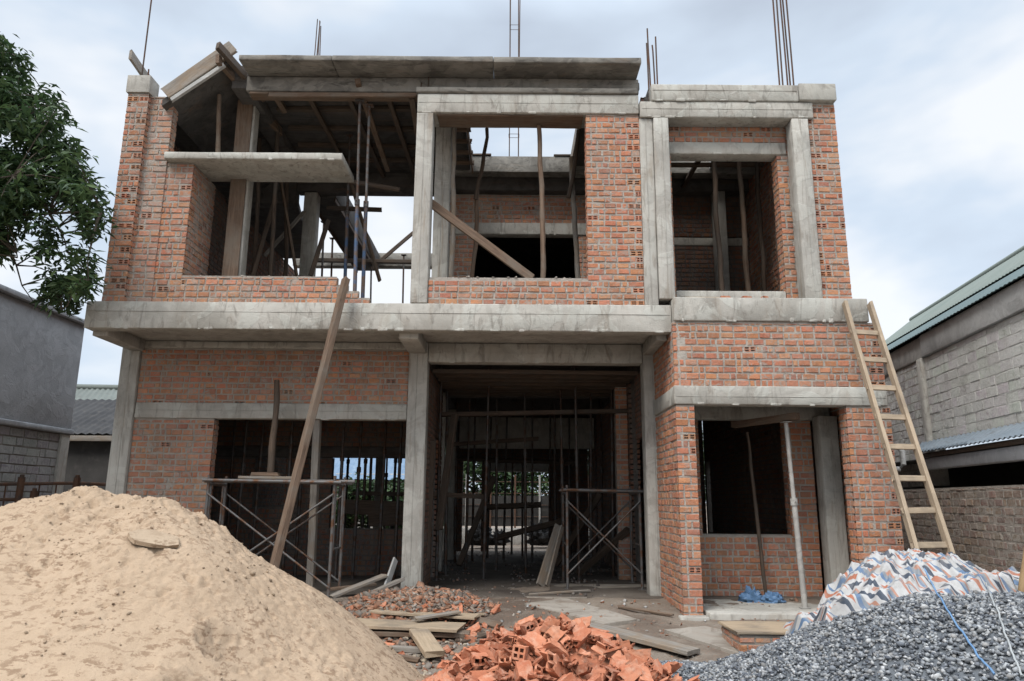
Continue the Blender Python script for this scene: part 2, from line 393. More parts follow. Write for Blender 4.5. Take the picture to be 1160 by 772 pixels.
def pole(name, p0, p1, r0, r1, mat, label=None, cat='wooden pole', group=None, crook=.012, parent=None, knots=True):
    """round, slightly crooked timber along local X"""
    p0 = Vector(p0); p1 = Vector(p1); L = (p1-p0).length; n = max(6, int(L/.15)); s1 = random.uniform(0, 90); mb = MB()
    pts = [(L*i/n, nz(s1+L*i/n*.8, 0, 0, 3)*crook*2, nz(s1+L*i/n*.8, 7, 0, 3)*crook*2) for i in range(n+1)]
    rs = [(r0+(r1-r0)*i/n)*(1+(.16*nz(s1+i*1.7, 3, 0, 2) if knots else 0)) for i in range(n+1)]
    mb.tube(pts, rs, 9); o = obj(name, mb, mat, None, 50, True)
    o.rotation_mode = 'QUATERNION'; o.rotation_quaternion = aim(p0, p1); o.location = p0
    if parent is not None: o.parent = parent; o.location = p0-Vector(parent.location)
    else: tag(o, label, cat, group)
    return o
def prop(p0, p1, label, mat_lo='steel_dark', mat_hi='steel_dark', group=None, r=.028, name='shoring_prop'):
    """adjustable steel shoring prop: base plate, outer tube, collar with pin, inner tube, head plate"""
    p0 = Vector(p0); p1 = Vector(p1); L = (p1-p0).length; rot = aim(p0, p1)
    t = thing(name, p0, label, 'shoring prop', group, rot); s = L*random.uniform(.5, .62)
    a = MB(); a.box(0, .008, -.06, .06, -.06, .06); obj('base_plate', a, M[mat_lo], t, None, True)
    a = MB(); a.tube([(.008, 0, 0), (s, 0, 0)], r, 10); ot = obj('outer_tube', a, M[mat_lo], t, 40, True)
    a = MB(); a.tube([(s-.07, 0, 0), (s+.02, 0, 0)], r*1.35, 10); a.tube([(s-.02, -.07, 0), (s-.02, .09, .0)], .007, 6); obj('collar', a, M[mat_hi], ot, 40, True)
    a = MB(); a.tube([(s, 0, 0), (L-.008, 0, 0)], r*.78, 10); it = obj('inner_tube', a, M[mat_hi], t, 40, True)
    a = MB(); a.box(L-.008, L, -.06, .06, -.06, .06); obj('head_plate', a, M[mat_hi], it, None, True)
    return t

# ------------------------------------------------------------------ brickwork
BC = [(.61, .255, .14), (.63, .275, .155), (.58, .24, .13), (.64, .295, .17), (.55, .225, .125), (.62, .265, .145), (.50, .225, .14), (.60, .29, .18)]
def bcol(pal=BC):
    a = random.choice(pal); s_ = random.uniform(.88, 1.06); return (a[0]*s_, a[1]*s_*random.uniform(.9, 1.1), a[2]*s_)
def lay(mb, Pm, rects, H=.088, Lb=.172, joint=.022, depth=.045, holes=.015, hole_end=None, phase=0., pal=BC, zstart=None, proud=.004, header=.38, mat=0, mmat=1):
    """bricks of a face. Pm(u, z, d) gives the point; rects = (u0, u1, z0, z1); real gaps of mortar between real bricks"""
    z0 = min(r[2] for r in rects) if zstart is None else zstart; z1 = max(r[3] for r in rects); kk = 0; z = z0
    while z < z1-.012:
        top = min(z+H, z1); mid = (z+top)/2
        iv = sorted((r[0], r[1]) for r in rects if r[2]-1e-4 <= mid <= r[3]+1e-4)
        mg = []
        for a, b in iv:
            if mg and a-mg[-1][1] < .004: mg[-1][1] = max(b, mg[-1][1])
            else: mg.append([a, b])
        for a, b in mg:
            # bed joint above the course
            nseg = max(1, int((b-a)/.11)); lo = top-joint*random.uniform(.9, 1.25); row = []
            for i in range(nseg+1):
                u = a+(b-a)*i/nseg; d = -.004+random.uniform(-.004, .0045)
                row.append(Pm(u, lo-random.uniform(0, .005), d-.002)); row.append(Pm(u, min(top+random.uniform(.0, .004), z1), d))
            mb.add(row, [(2*i, 2*i+2, 2*i+3, 2*i+1) for i in range(nseg)], mmat)
            u = a; bh = lo; first = True
            st = (kk % 2)*.5
            while u < b-.006:
                L = Lb if random.random() > header else Lb*.47
                if first and st: L = Lb*.47
                L *= random.uniform(.93, 1.06); e = min(u+L, b)
                if b-e < .05: e = b
                g = joint*random.uniform(.7, 1.3) if e < b else 0.
                ub = e-g if e < b else e
                hz = random.random() < holes or (hole_end and (kk % 2 == 0) and e >= b-.001 and hole_end in ('r', 'lr')) or (hole_end and kk % 2 == 0 and first and hole_end in ('l', 'lr'))
                first = False
                brick(mb, Pm, u, ub, z+random.uniform(-.004, .003), bh+random.uniform(-.005, .004), depth, proud+random.uniform(-.004, .005), hz, bcol(pal), mat)
                if g:
                    d = -.005+random.uniform(-.004, .004)
                    mb.add([Pm(ub-.003, z-.003, d), Pm(e+.003, z-.003, d+random.uniform(-.003, .003)), Pm(e+.003, bh+.002, d), Pm(ub-.003, bh+.002, d+random.uniform(-.003, .003))], [(0, 1, 2, 3)], mmat)
                u = e
        z += H; kk += 1
def brick(mb, Pm, ua, ub, za, zb, depth, out, hole, c, mat=0):
    j = lambda s_=.0036: random.uniform(-s_, s_)
    i_ = .0045; w = ub-ua; h = zb-za
    if w < .02 or h < .02: i_ = .001
    B = [Pm(ua+j(), za+j(), -depth), Pm(ub+j(), za+j(), -depth), Pm(ub+j(), zb+j(), -depth), Pm(ua+j(), zb+j(), -depth)]
    C = [Pm(ua+j(), za+j(), out-.005), Pm(ub+j(), za+j(), out-.005), Pm(ub+j(), zb+j(), out-.005), Pm(ua+j(), zb+j(), out-.005)]
    f4 = [(0, 1, 5, 4), (1, 2, 6, 5), (2, 3, 7, 6), (3, 0, 4, 7)]
    if not hole or w < .06 or h < .05:
        t1, t2 = random.uniform(-.003, .003), random.uniform(-.002, .002)
        D = [Pm(ua+i_+j(), za+i_+j(), out+t1), Pm(ub-i_+j(), za+i_+j(), out+t2), Pm(ub-i_+j(), zb-i_+j(), out-t1), Pm(ua+i_+j(), zb-i_+j(), out-t2)]
        mb.add(B+C+D, f4+[(4, 5, 9, 8), (5, 6, 10, 9), (6, 7, 11, 10), (7, 4, 8, 11), (8, 9, 10, 11)], mat, c)
        return
    mb.add(B+C, f4, mat, c)
    n = 1 if w < .075 else 2
    us = [0.]; 
    for q in range(n): us += [(q+.17)/n, (q+.83)/n]
    us.append(1.); vs_ = [0., .12, .42, .58, .88, 1.]
    grid = [[Pm(ua+w*a, za+h*b, out-.004) for a in us] for b in vs_]; nu = len(us)
    vs = [p for r_ in grid for p in r_]; fs = []
    for b in range(5):
        for a in range(nu-1):
            q = (b*nu+a, b*nu+a+1, (b+1)*nu+a+1, (b+1)*nu+a)
            if b % 2 == 1 and a % 2 == 1:
                k0 = len(vs); vs += [Pm(ua+w*us[a+x_], za+h*vs_[b+y_], -depth+.002) for x_, y_ in ((0, 0), (1, 0), (1, 1), (0, 1))]
                for x_ in range(4): fs.append((q[x_], q[(x_+1) % 4], k0+(x_+1) % 4, k0+x_))
                fs.append((k0, k0+1, k0+2, k0+3))
            else: fs.append(q)
    mb.add(vs, fs, mat, c)
def wall(parent, axis, rects, n0, n1, front=True, back=False, ends=(), mats=('brick', 'mortar'), name='brick_wall', tops=False, **kw):
    """brick wall as one mesh. axis 'x': runs along x, faces y = n0 (front) / n1 (back). ends: (u, z0, z1, sign) reveals laid in brick too"""
    mb = MB(); s_ = 1 if n0 > n1 else -1; D = .042
    W = (lambda u, n, z: (u, n, z)) if axis == 'x' else (lambda u, n, z: (n, u, z))
    endl = {(round(e[0], 3), e[3]) for e in ends}
    for (u0, u1, z0, z1) in rects:
        a = u0+(D if (round(u0, 3), -1) in endl else 0); b = u1-(D if (round(u1, 3), 1) in endl else 0)
        na = n0-s_*(D if front else .0); nb = n1+s_*(D if back else .0)
        p = [W(a, na, z0), W(b, na, z0), W(b, nb, z0), W(a, nb, z0), W(a, na, z1-.004), W(b, na, z1-.004), W(b, nb, z1-.004), W(a, nb, z1-.004)]
        mb.add(p, [(0, 3, 2, 1), (4, 5, 6, 7), (0, 1, 5, 4), (1, 2, 6, 5), (2, 3, 7, 6), (3, 0, 4, 7)], 1)
    if front: lay(mb, lambda u, z, d: W(u, n0+s_*d, z), rects, **kw)
    if back: lay(mb, lambda u, z, d: W(u, n1-s_*d, z), rects, **kw)
    for (ue, z0, z1, sg) in ends:
        lo, hi = min(n0, n1), max(n0, n1)
        if front:
            if s_ < 0: lo += .05
            else: hi -= .05
        if back:
            if s_ < 0: hi -= .05
            else: lo += .05
        kw2 = dict(kw); kw2['hole_end'] = None
        if hi-lo > .04: lay(mb, lambda u, z, d: W(ue+sg*d, u, z), [(lo, hi, z0, z1)], **kw2)
    return obj(name, mb, [M[mats[0]], M[mats[1]]], parent)
# ================================================================== THE UNFINISHED HOUSE
H = thing('unfinished_house', (-.5, 11, 0), 'two storey unfinished orange brick house with bare concrete frame, open windows and rebar sticking up', 'house')
def cb(name, b, mat='conc', **kw):
    mb = MB().cbox(*b, **kw)
    x0, x1, y0, y1, z0, z1 = b; zm = random.uniform(.44, .56)
    if name == 'column' and z1-z0 > 1:          # fin left by the joint between two shuttering boards
        mb.cbox(x0+(x1-x0)*zm-.005, x0+(x1-x0)*zm+.005, y0-.006, y0+.02, z0+.02, z1-.02, seg=.15, j=.002, e=.002)
    if mat == 'conc_h' and z1-z0 > .2 and random.random() < .6:   # joint between shuttering boards
        q = random.uniform(.35, .65); mb.cbox(x0+.02, x1-.02, y0-.005, y0+.02, z0+(z1-z0)*q, z0+(z1-z0)*q+.008, seg=.12, j=.002, e=.002)
    if mat == 'conc_h' and x1-x0 > 1:           # cement run and lumps along the lower edge
        for _ in range(int((x1-x0)*2.5)):
            a = random.uniform(x0, x1-.15); w = random.uniform(.03, .14); mb.cbox(a, a+w, y0-random.uniform(.002, .006), y0+.02, z0-random.uniform(.0, .014), z0+random.uniform(.012, .05), seg=.05, j=.003, e=.004)
    return obj(name, mb, M[mat], H, 40)
def slab_poly(name, pts, th, mat, n=6):
    """thin slab through four top corner points, subdivided and uneven"""
    a, b, c, d = [Vector(p) for p in pts]; mb = MB(); g = []
    for i in range(n+1):
        for j in range(n+1):
            p = a.lerp(b, i/n).lerp(d.lerp(c, i/n), j/n); g.append(p+Vector((0, 0, random.uniform(-.004, .004))))
    lo = [p-Vector((0, 0, th+random.uniform(-.004, .004))) for p in g]; N = len(g); fs = []
    for i in range(n):
        for j in range(n):
            q = (i*(n+1)+j, (i+1)*(n+1)+j, (i+1)*(n+1)+j+1, i*(n+1)+j+1); fs += [q, tuple(N+x for x in reversed(q))]
    edge = [j for j in range(n)]+[i*(n+1)+n for i in range(n)]+[n*(n+1)+j for j in range(n, 0, -1)]+[i*(n+1) for i in range(n, 0, -1)]
    for k_ in range(len(edge)):
        p, q = edge[k_], edge[(k_+1) % len(edge)]; fs.append((p, q, N+q, N+p))
    mb.add(g+lo, fs); return obj(name, mb, M[mat], H, 40)

# ---- floors
cb('floor_slab', (-5.9, 4.95, 10.8, 20.3, -.3, 0.), 'damp_shaded_dirt', seg=.5)
cb('upper_floor_slab', (-5.74, 4.74, 11.26, 20.2, 3.64, 3.88), 'conc_shaded', seg=.6)
cb('cantilever_slab', (-5.74, 4.74, 9.925, 11.255, 3.64, 3.88), 'conc', seg=.5)
cb('edge_beam', (-5.77, 2.155, 9.70, 9.92, 3.53, 3.905), 'conc_h')
cb('edge_beam', (2.16, 4.76, 9.57, 9.92, 3.66, 3.985), 'conc_h')
cb('edge_beam', (4.60, 4.80, 9.93, 10.15, 3.62, 3.93), 'conc')
for x0, x1 in ((-1.56, -1.29), (1.98, 2.13)):
    cb('cantilever_beam', (x0, x1, 9.925, 10.97, 3.46, 3.635), 'conc')
cb('cantilever_beam', (-5.77, -5.56, 9.925, 10.97, 3.47, 3.635), 'conc')
cb('beam', (-5.6, -1.58, 11.0, 11.24, 3.53, 3.635), 'conc_h')
# ---- ground floor front
cb('column', (-5.90, -5.63, 10.98, 11.25, -.1, 3.635), 'conc_v')
cb('column', (-1.555, -1.27, 10.98, 11.26, -.1, 3.635), 'conc_v')
cb('column', (1.98, 2.245, 10.98, 11.26, -.15, 3.60), 'conc_v')
cb('entrance_beam', (-1.265, 1.975, 11.0, 11.25, 3.34, 3.635), 'conc_h')
wall(H, 'x', [(-5.62, -1.56, 2.70, 3.525)], 11.04, 11.22, zstart=.02)
wall(H, 'x', [(-5.62, -4.43, 0., 2.46)], 11.04, 11.22, ends=[(-4.43, 0, 2.46, 1)], zstart=.02)
cb('lintel', (-5.62, -1.56, 11.015, 11.24, 2.463, 2.697), 'conc_h')
wall(H, 'y', [(11.26, 20., 0., 3.63)], -5.80, -5.64, back=True, mats=('brick_shaded', 'mortar_shaded'))
# ---- projecting bay at the right
PR = dict(mats=('brick_red', 'mortar_pale'), header=.45, Lb=.168, H=.092)
wall(H, 'x', [(2.14, 2.38, -.12, 2.535)], 9.60, 9.82, ends=[(2.38, -.12, 2.535, 1), (2.14, -.12, 2.535, -1)], holes=.05, name='brick_pillar', **PR)
wall(H, 'y', [(9.825, 10.975, -.12, 2.535)], 2.14, 2.30, back=True, holes=.05, **PR)
wall(H, 'x', [(4.36, 4.93, -.12, 2.535)], 9.60, 9.82, ends=[(4.36, -.12, 2.535, -1)], hole_end='r', name='brick_pillar', **PR)
cb('lintel', (2.12, 4.90, 9.575, 9.80, 2.54, 2.785), 'conc_h')
cb('lintel', (2.12, 2.33, 9.803, 10.975, 2.545, 2.775), 'conc')
wall(H, 'x', [(2.14, 4.90, 2.79, 3.655)], 9.60, 9.80, hole_end='lr', **PR)
wall(H, 'y', [(9.60, 10.975, 2.78, 3.635)], 2.142, 2.30, **PR)
wall(H, 'y', [(9.83, 11.2, -.12, 3.63)], 4.93, 4.75, back=True, **PR)
wall(H, 'y', [(11.205, 17.9, -.12, 3.63)], 4.93, 4.75, back=True, mats=('brick_shaded', 'mortar_shaded'))
wall(H, 'y', [(18.25, 18.4, -.12, 3.63)], 4.93, 4.75, mats=('brick_shaded', 'mortar_shaded'))
for r_ in ((17.9, 18.25, -.12, .6), (17.9, 18.25, 2.25, 3.63)): wall(H, 'y', [r_], 4.93, 4.75, back=True, mats=('brick_shaded', 'mortar_shaded'))
wall(H, 'x', [(2.30, 4.44, 0., .85), (2.30, 2.77, .85, 2.5), (4.06, 4.44, .85, 2.5)], 11.0, 11.2, ends=[(2.77, .85, 2.5, 1), (4.06, .85, 2.5, -1)], **PR)
cb('lintel', (2.31, 4.74, 10.97, 11.22, 2.503, 2.74), 'conc_h')
wall(H, 'x', [(2.31, 4.74, 2.745, 3.63)], 11.0, 11.2, **PR)
cb('column', (4.45, 4.72, 10.70, 10.96, -.1, 2.535), 'conc_v')
cb('plinth', (2.42, 4.35, 9.45, 10.99, -.3, -.02), 'conc')
cb('plinth', (2.06, 2.41, 9.42, 9.59, -.3, -.06), 'conc')
# ---- upper floor, left part
PL = dict(holes=.06)
wall(H, 'x', [(-5.58, -5.28, 3.91, 7.02)], 9.72, 9.94, ends=[(-5.28, 3.91, 7.02, 1), (-5.58, 3.91, 7.02, -1)], name='brick_pilaster', hole_end='r', **PL)
wall(H, 'x', [(-5.31, -4.95, 3.91, 7.02)], 9.80, 9.96, ends=[(-4.95, 6.1, 7.02, 1)], name='brick_pilaster', mats=('brick_smear', 'mortar_pale'), holes=.03)
cb('pilaster_cap', (-5.61, -5.27, 9.69, 9.97, 7.025, 7.30), 'conc')
wall(H, 'x', [(-4.975, -4.57, 3.91, 5.985)], 9.82, 9.98, ends=[(-4.57, 3.91, 5.985, 1)], holes=.05)
wall(H, 'y', [(9.985, 10.62, 3.91, 5.985)], -4.57, -4.73, holes=.12, mats=('brick_smear', 'mortar'))
wall(H, 'y', [(9.97, 18.1, 3.91, 6.85)], -5.60, -5.42, back=True, holes=.02, mats=('brick_shaded', 'mortar_shaded'))
cb('canopy', (-4.945, -2.42, 9.68, 10.47, 5.99, 6.095), 'conc_h', seg=.3)
st = [(-4.565, -2.42, 3.91, 4.30), (-2.42, -2.27, 3.91, 4.20), (-2.27, -2.12, 3.91, 4.11), (-2.12, -1.96, 3.91, 4.01)]
wall(H, 'x', st, 9.79, 9.90, name='brick_parapet', holes=.02)
cb('column', (-4.25, -3.99, 10.40, 10.62, 3.89, 7.36), 'conc_v')
plank('formwork_board', (-4.13, 10.375, 3.92), (-4.13, 10.375, 7.3), .23, .03, M['wood_brown'], R(90), H)
cb('column', (-3.95, -3.70, 13.1, 13.34, 3.89, 6.98), 'conc_v')
# sloping roof piece and its edge boards
SA, SB = at(184, 113, 9.66), at(262, 62, 9.66)
slab_poly('sloping_roof_slab', [(SA.x, 9.66, SA.z), (SB.x, 9.66, SB.z), (SB.x, 13.3, SB.z), (SA.x, 13.3, SA.z)], .10, 'conc_shaded')
slab_poly('roof_slab', [(-5.6, 10.0, 6.95), (-5.06, 10.0, 6.95), (-5.06, 13.3, 6.95), (-5.6, 13.3, 6.95)], .10, 'conc_shaded')
plank('roof_edge_board', at(187, 107, 9.62), at(264, 53, 9.62), .20, .05, M['wood_grey'], R(90), H)
plank('roof_edge_board', at(194, 114, 9.615), at(254, 74, 9.615), .055, .055, M['plaster_pale'], R(90), H)
# ---- flat roof
cb('roof_beam', (SB.x-.06, -3.905, 9.90, 13.09, 7.22, SB.z-.02), 'conc_shaded')
cb('eave', (-3.93, -2.6, 9.47, 10.108, 7.415, 7.50), 'conc_roof', seg=.3)
cb('eave', (-2.597, -.3, 9.46, 10.108, 7.41, 7.495), 'conc_roof', seg=.3)
cb('eave', (-.297, 1.82, 9.48, 10.108, 7.412, 7.505), 'conc_roof', seg=.3)
RB = MB(); RB.cbox(-3.9, -1.26, 10.115, 13.1, 7.38, 7.5, seg=.5); RB.cbox(-1.255, 1.9, 10.115, 11.1, 7.38, 7.5, seg=.5)
RB.cbox(-1.255, -.78, 11.105, 12.58, 7.2, 7.5, seg=.4); RB.cbox(1.06, 1.9, 11.105, 12.58, 7.3, 7.5, seg=.4)
obj('roof_slab', RB, M['conc_shaded'], H, 40)
cb('eave_beam', (-3.95, 1.84, 9.875, 10.10, 7.17, 7.405), 'conc_roof')
plank('formwork_board', (-3.9, 9.98, 7.145), (-1.42, 9.98, 7.14), .20, .035, M['wood_brown'], 0, H)
plank('formwork_board', (-3.6, 9.86, 7.09), (-1.45, 9.86, 7.10), .05, .06, M['wood_brown'], 0, H)
for yy in (10.7, 11.3, 11.9, 12.5): plank('formwork_joist', (-3.75, yy, 7.335), (-1.35, yy+random.uniform(-.08, .08), 7.335), .07, .07, M['wood_dark'], 0, H)
for xx in (-3.1, -2.5, -1.9): plank('formwork_joist', (xx, 10.2, 7.26), (xx+.05, 13., 7.26), .07, .07, M['wood_dark'], 0, H)
cb('roof_beam', (-4.1, -1.26, 13.1, 13.34, 7.0, 7.5), 'conc_shaded')
cb('roof_beam', (-5.58, -4.105, 13.1, 13.34, 6.75, 7.4), 'conc_shaded')
cb('roof_beam', (-3.95, -3.40, 13.345, 18.0, 6.97, 7.42), 'conc_shaded', seg=.5)
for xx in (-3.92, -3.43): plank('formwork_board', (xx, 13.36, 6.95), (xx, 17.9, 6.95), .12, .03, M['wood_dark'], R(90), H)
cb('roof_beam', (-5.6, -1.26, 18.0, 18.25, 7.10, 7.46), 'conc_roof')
slab_poly('roof_slab', [(-5.58, 13.36, 6.98), (-4.15, 13.36, 6.98), (-4.75, 16.7, 6.98), (-5.58, 16.7, 6.98)], .12, 'conc_shaded')
# ---- upper floor, middle frame
cb('column', (-1.39, -1.155, 9.70, 9.95, 3.91, 6.745), 'conc_v')
cb('frame_beam', (-1.39, 1.80, 9.70, 10.15, 6.75, 7.045), 'conc_h')
cb('frame_beam', (-1.41, 1.78, 9.67, 10.12, 7.05, 7.135), 'conc_roof')
plank('formwork_board', (-1.1, 9.93, 6.735), (1.0, 9.93, 6.735), .36, .022, M['wood_brown'], 0, H)
wall(H, 'x', [(-1.15, 1.04, 3.91, 4.30), (1.04, 1.80, 3.91, 6.745)], 9.735, 9.93, ends=[(1.04, 4.3, 6.745, -1)], hole_end='r', holes=.02, mats=('brick_red', 'mortar_pale'))
cb('column', (1.805, 1.995, 9.72, 9.95, 3.91, 6.685), 'conc_v')
cb('column', (2.0, 2.215, 9.68, 9.95, 3.99, 6.685), 'conc_v')
cb('column', (-1.24, -1.0, 10.85, 11.08, 3.89, 7.37), 'conc_v')
for i, yy in enumerate((11.0, 11.4, 11.8, 12.2)): plank('formwork_joist', (-1.25, yy, 7.17), (-.7, yy, 7.17), .06, .06, M['wood_brown'], 0, H)
plank('formwork_board', (-.74, 10.9, 7.15), (-.74, 12.55, 7.2), .14, .03, M['wood_brown'], R(90), H)
plank('formwork_board', (1.05, 10.9, 7.3), (1.05, 12.55, 7.32), .22, .03, M['wood_grey'], R(90), H)
cb('roof_beam', (-1.25, 4.5, 12.6, 12.85, 7.19, 7.50), 'conc_roof')
for x0, x1 in ((-.82, -.42), (.75, 1.15), (2.2, 2.7), (3.1, 3.6)): plank('formwork_board', (x0, 12.72, 7.52), (x1, 12.72, 7.525), .3, .03, M['wood_dark'], 0, H)
wall(H, 'x', [(-1.25, -.74, 3.9, 6.19)], 13.2, 13.36, ends=[(-.74, 3.9, 6.19, 1)])
wall(H, 'x', [(1.24, 1.88, 3.9, 6.19)], 13.2, 13.36, ends=[(1.24, 3.9, 6.19, -1)])
wall(H, 'x', [(-1.25, 1.88, 6.43, 7.0)], 13.2, 13.36)
cb('lintel', (-1.25, 1.88, 13.17, 13.38, 6.195, 6.425), 'conc_h')
cb('roof_beam', (-1.25, 4.5, 13.0, 13.4, 7.01, 7.37), 'conc_shaded')
slab_poly('roof_slab', [(-1.25, 12.86, 7.5), (4.6, 12.86, 7.5), (4.6, 20., 7.5), (-1.25, 20., 7.5)], .12, 'conc_shaded')
wall(H, 'y', [(9.96, 13.15, 3.9, 7.17)], 2.04, 1.89, back=True, mats=('brick_shaded', 'mortar_shaded'))
wall(H, 'y', [(13.4, 20., 3.9, 7.37)], -1.25, -1.1, mats=('brick_shaded', 'mortar_shaded'))
wall(H, 'x', [(-1.1, 4.6, 3.9, 7.37)], 20.0, 20.15, mats=('brick_shaded', 'mortar_shaded'))
# ---- upper floor, right frame
cb('frame_beam', (1.815, 4.30, 9.68, 9.98, 6.69, 6.935), 'conc_h')
cb('roof_parapet', (1.98, 4.10, 9.66, 9.86, 6.94, 7.20), 'conc_h')
cb('roof_parapet', (4.105, 4.64, 9.64, 9.90, 6.95, 7.215), 'conc')
cb('column', (3.98, 4.22, 9.68, 9.93, 3.99, 6.685), 'conc_v')
wall(H, 'x', [(4.225, 4.63, 3.99, 6.68), (4.305, 4.63, 6.68, 6.945)], 9.725, 9.92, holes=.07, hole_end='l', mats=('brick_red', 'mortar_pale'))
wall(H, 'x', [(2.2, 3.99, 6.465, 6.93)], 9.99, 10.22, holes=.2)
cb('lintel', (2.2, 3.99, 9.98, 10.24, 6.27, 6.46), 'conc_h')
wall(H, 'x', [(3.85, 4.15, 4.0, 6.265)], 10.0, 10.22, ends=[(3.85, 4.0, 6.265, -1)], mats=('brick_red', 'mortar_pale'))
wall(H, 'x', [(3.993, 4.30, 6.27, 6.93)], 9.992, 10.22)
wall(H, 'x', [(2.22, 2.30, 4.0, 6.265)], 10.0, 10.22)
cb('window_sill', (2.3, 3.84, 10.0, 10.22, 3.99, 4.20), 'conc')
wall(H, 'y', [(9.93, 20., 3.9, 7.355)], 4.64, 4.44, back=True, holes=.04, mats=('brick', 'mortar'))
wall(H, 'x', [(2.05, 4.43, 3.9, 6.0), (2.05, 4.43, 6.16, 7.0)], 13.2, 13.36, mats=('brick_shaded', 'mortar_shaded'))
cb('lintel', (2.05, 4.43, 13.18, 13.38, 6.004, 6.155), 'conc')
cb('column', (3.75, 3.97, 12.95, 13.17, 3.89, 7.0), 'conc_v')
cb('roof_slab', (3.62, 4.6, 10.25, 12.58, 7.36, 7.48), 'conc_shaded')
cb('roof_slab', (2.05, 3.615, 10.25, 12.28, 7.36, 7.48), 'conc_shaded')
plank('formwork_board', (3.6, 12.3, 7.36), (3.6, 12.58, 7.38), .24, .03, M['plaster_pale'], R(90), H)
for yy in (11.3, 12.1): plank('formwork_joist', (2.05, yy, 7.1), (4.4, yy, 7.12), .08, .06, M['wood_brown'], 0, H)
for xx in (2.75, 3.3): plank('formwork_joist', (xx, 10.3, 7.18), (xx-.1, 13., 7.1), .08, .05, M['wood_dark'], 0, H)
# ---- ground floor rooms
wall(H, 'y', [(11.27, 12.6, 0., 3.35), (12.6, 13.3, 2.4, 3.35), (13.3, 13.9, 0, 3.35)], -1.30, -1.46, back=True, mats=('brick_shaded', 'mortar_shaded'))
for r_ in ((11.27, 12.3, 2.3, 3.35), (12.9, 13.6, 0., 3.35), (14.4, 20., 0., 3.35)): wall(H, 'y', [r_], 2.06, 2.22, back=True, mats=('brick_shaded', 'mortar_shaded'))
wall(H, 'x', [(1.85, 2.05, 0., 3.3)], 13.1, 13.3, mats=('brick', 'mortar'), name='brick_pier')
cb('beam', (-1.5, -1.28, 11.27, 20., 3.36, 3.635), 'conc_shaded'); cb('beam', (2.04, 2.24, 11.27, 20., 3.36, 3.635), 'conc_shaded')
for yy in (14.2, 17.): cb('beam', (-1.27, 2.03, yy, yy+.22, 3.25, 3.635), 'conc_shaded')
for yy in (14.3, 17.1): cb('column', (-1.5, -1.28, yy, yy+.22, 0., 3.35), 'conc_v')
wall(H, 'x', [(-5.62, -4.62, 0, 2.03), (-4.62, -4.05, 0, 1.15), (-4.05, -3.22, 0, 2.03), (-3.22, -1.5, 0, .8)], 13.5, 13.66, mats=('brick_shaded', 'mortar_shaded'))
wall(H, 'x', [(-5.62, -1.5, 2.24, 3.63)], 13.5, 13.66, mats=('brick_shaded', 'mortar_shaded'))
cb('lintel', (-5.62, -1.52, 13.48, 13.68, 2.034, 2.236), 'conc_shaded')
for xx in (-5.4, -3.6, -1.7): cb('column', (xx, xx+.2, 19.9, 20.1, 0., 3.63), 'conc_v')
wall(H, 'x', [(-1.5, -1.28, 0, 3.63), (-.78, -.60, 0, 3.08), (1.05, 2.05, 0, 3.63), (-.78, 1.05, 2.28, 3.08), (-.78, 1.05, 3.08, 3.63), (-1.28, -.78, 3.2, 3.63), (-1.28, -.78, 2.4, 3.08)], 20., 20.16, mats=('brick_shaded', 'mortar_shaded'))
cb('lintel', (-.6, 1.05, 19.97, 20.18, 2.05, 2.275), 'plaster_pale')
cb('dropped_beam', (-1.27, 2.03, 18.2, 18.42, 2.55, 3.3), 'conc')
wall(H, 'x', [(2.24, 4.74, 0, 3.63)], 18.4, 18.56, mats=('brick_shaded', 'mortar_shaded'))
# ---- starter bars
def rods(pts, z0, z1, r=.009, rings=()):
    for p in pts:
        mb = MB(); n = 6; lean = (random.uniform(-.03, .03), random.uniform(-.03, .03))
        mb.tube([(p[0]+lean[0]*(i/n)**1.5, p[1]+lean[1]*(i/n)**1.5, z0+(z1*random.uniform(.97, 1.0)-z0)*i/n if i else z0) for i in range(n+1)], r, 6); obj('rebar', mb, M['rebar'], H, 50)
    for zz in rings:
        mb = MB(); xs = [p[0] for p in pts]; ys = [p[1] for p in pts]
        q = [(min(xs)-.012, min(ys)-.012, zz), (max(xs)+.012, min(ys)-.012, zz), (max(xs)+.012, max(ys)+.012, zz+.01), (min(xs)-.012, max(ys)+.012, zz+.01)]
        mb.tube(q+[q[0]], .005, 5); obj('stirrup', mb, M['rebar'], H)
def sq(px, py, Y, w, d): 
    p = at(px, py, Y); return [(p.x-w/2, Y), (p.x+w/2, Y), (p.x-w/2, Y+d), (p.x+w/2, Y+d)]
rods([(at(161, 84, 9.85).x, 9.85)], 7.25, 9.6, .011); rods([(at(168, 84, 9.85).x, 9.9)], 7.25, 7.55, .011)
rods(sq(359, 58, 10.6, .07, .10), 7.45, 9.0, .008)
rods(sq(582, 188, 12.72, .17, .14), 7.4, 12.2, .011, (8.0, 8.75, 9.5, 10.3))
rods([(p[0], p[1]) for p in sq(741, 95, 9.95, .10, .14)], 6.7, 8.35, .012)
rods(sq(893, 97, 9.78, .16, .12)+[(at(893, 97, 9.78).x, 9.80)], 7.1, 9.4, .012)
rods([(at(480, 80, 9.86).x-.04, 9.86), (at(480, 80, 9.86).x+.07, 9.86)], 7.12, 7.43, .006)
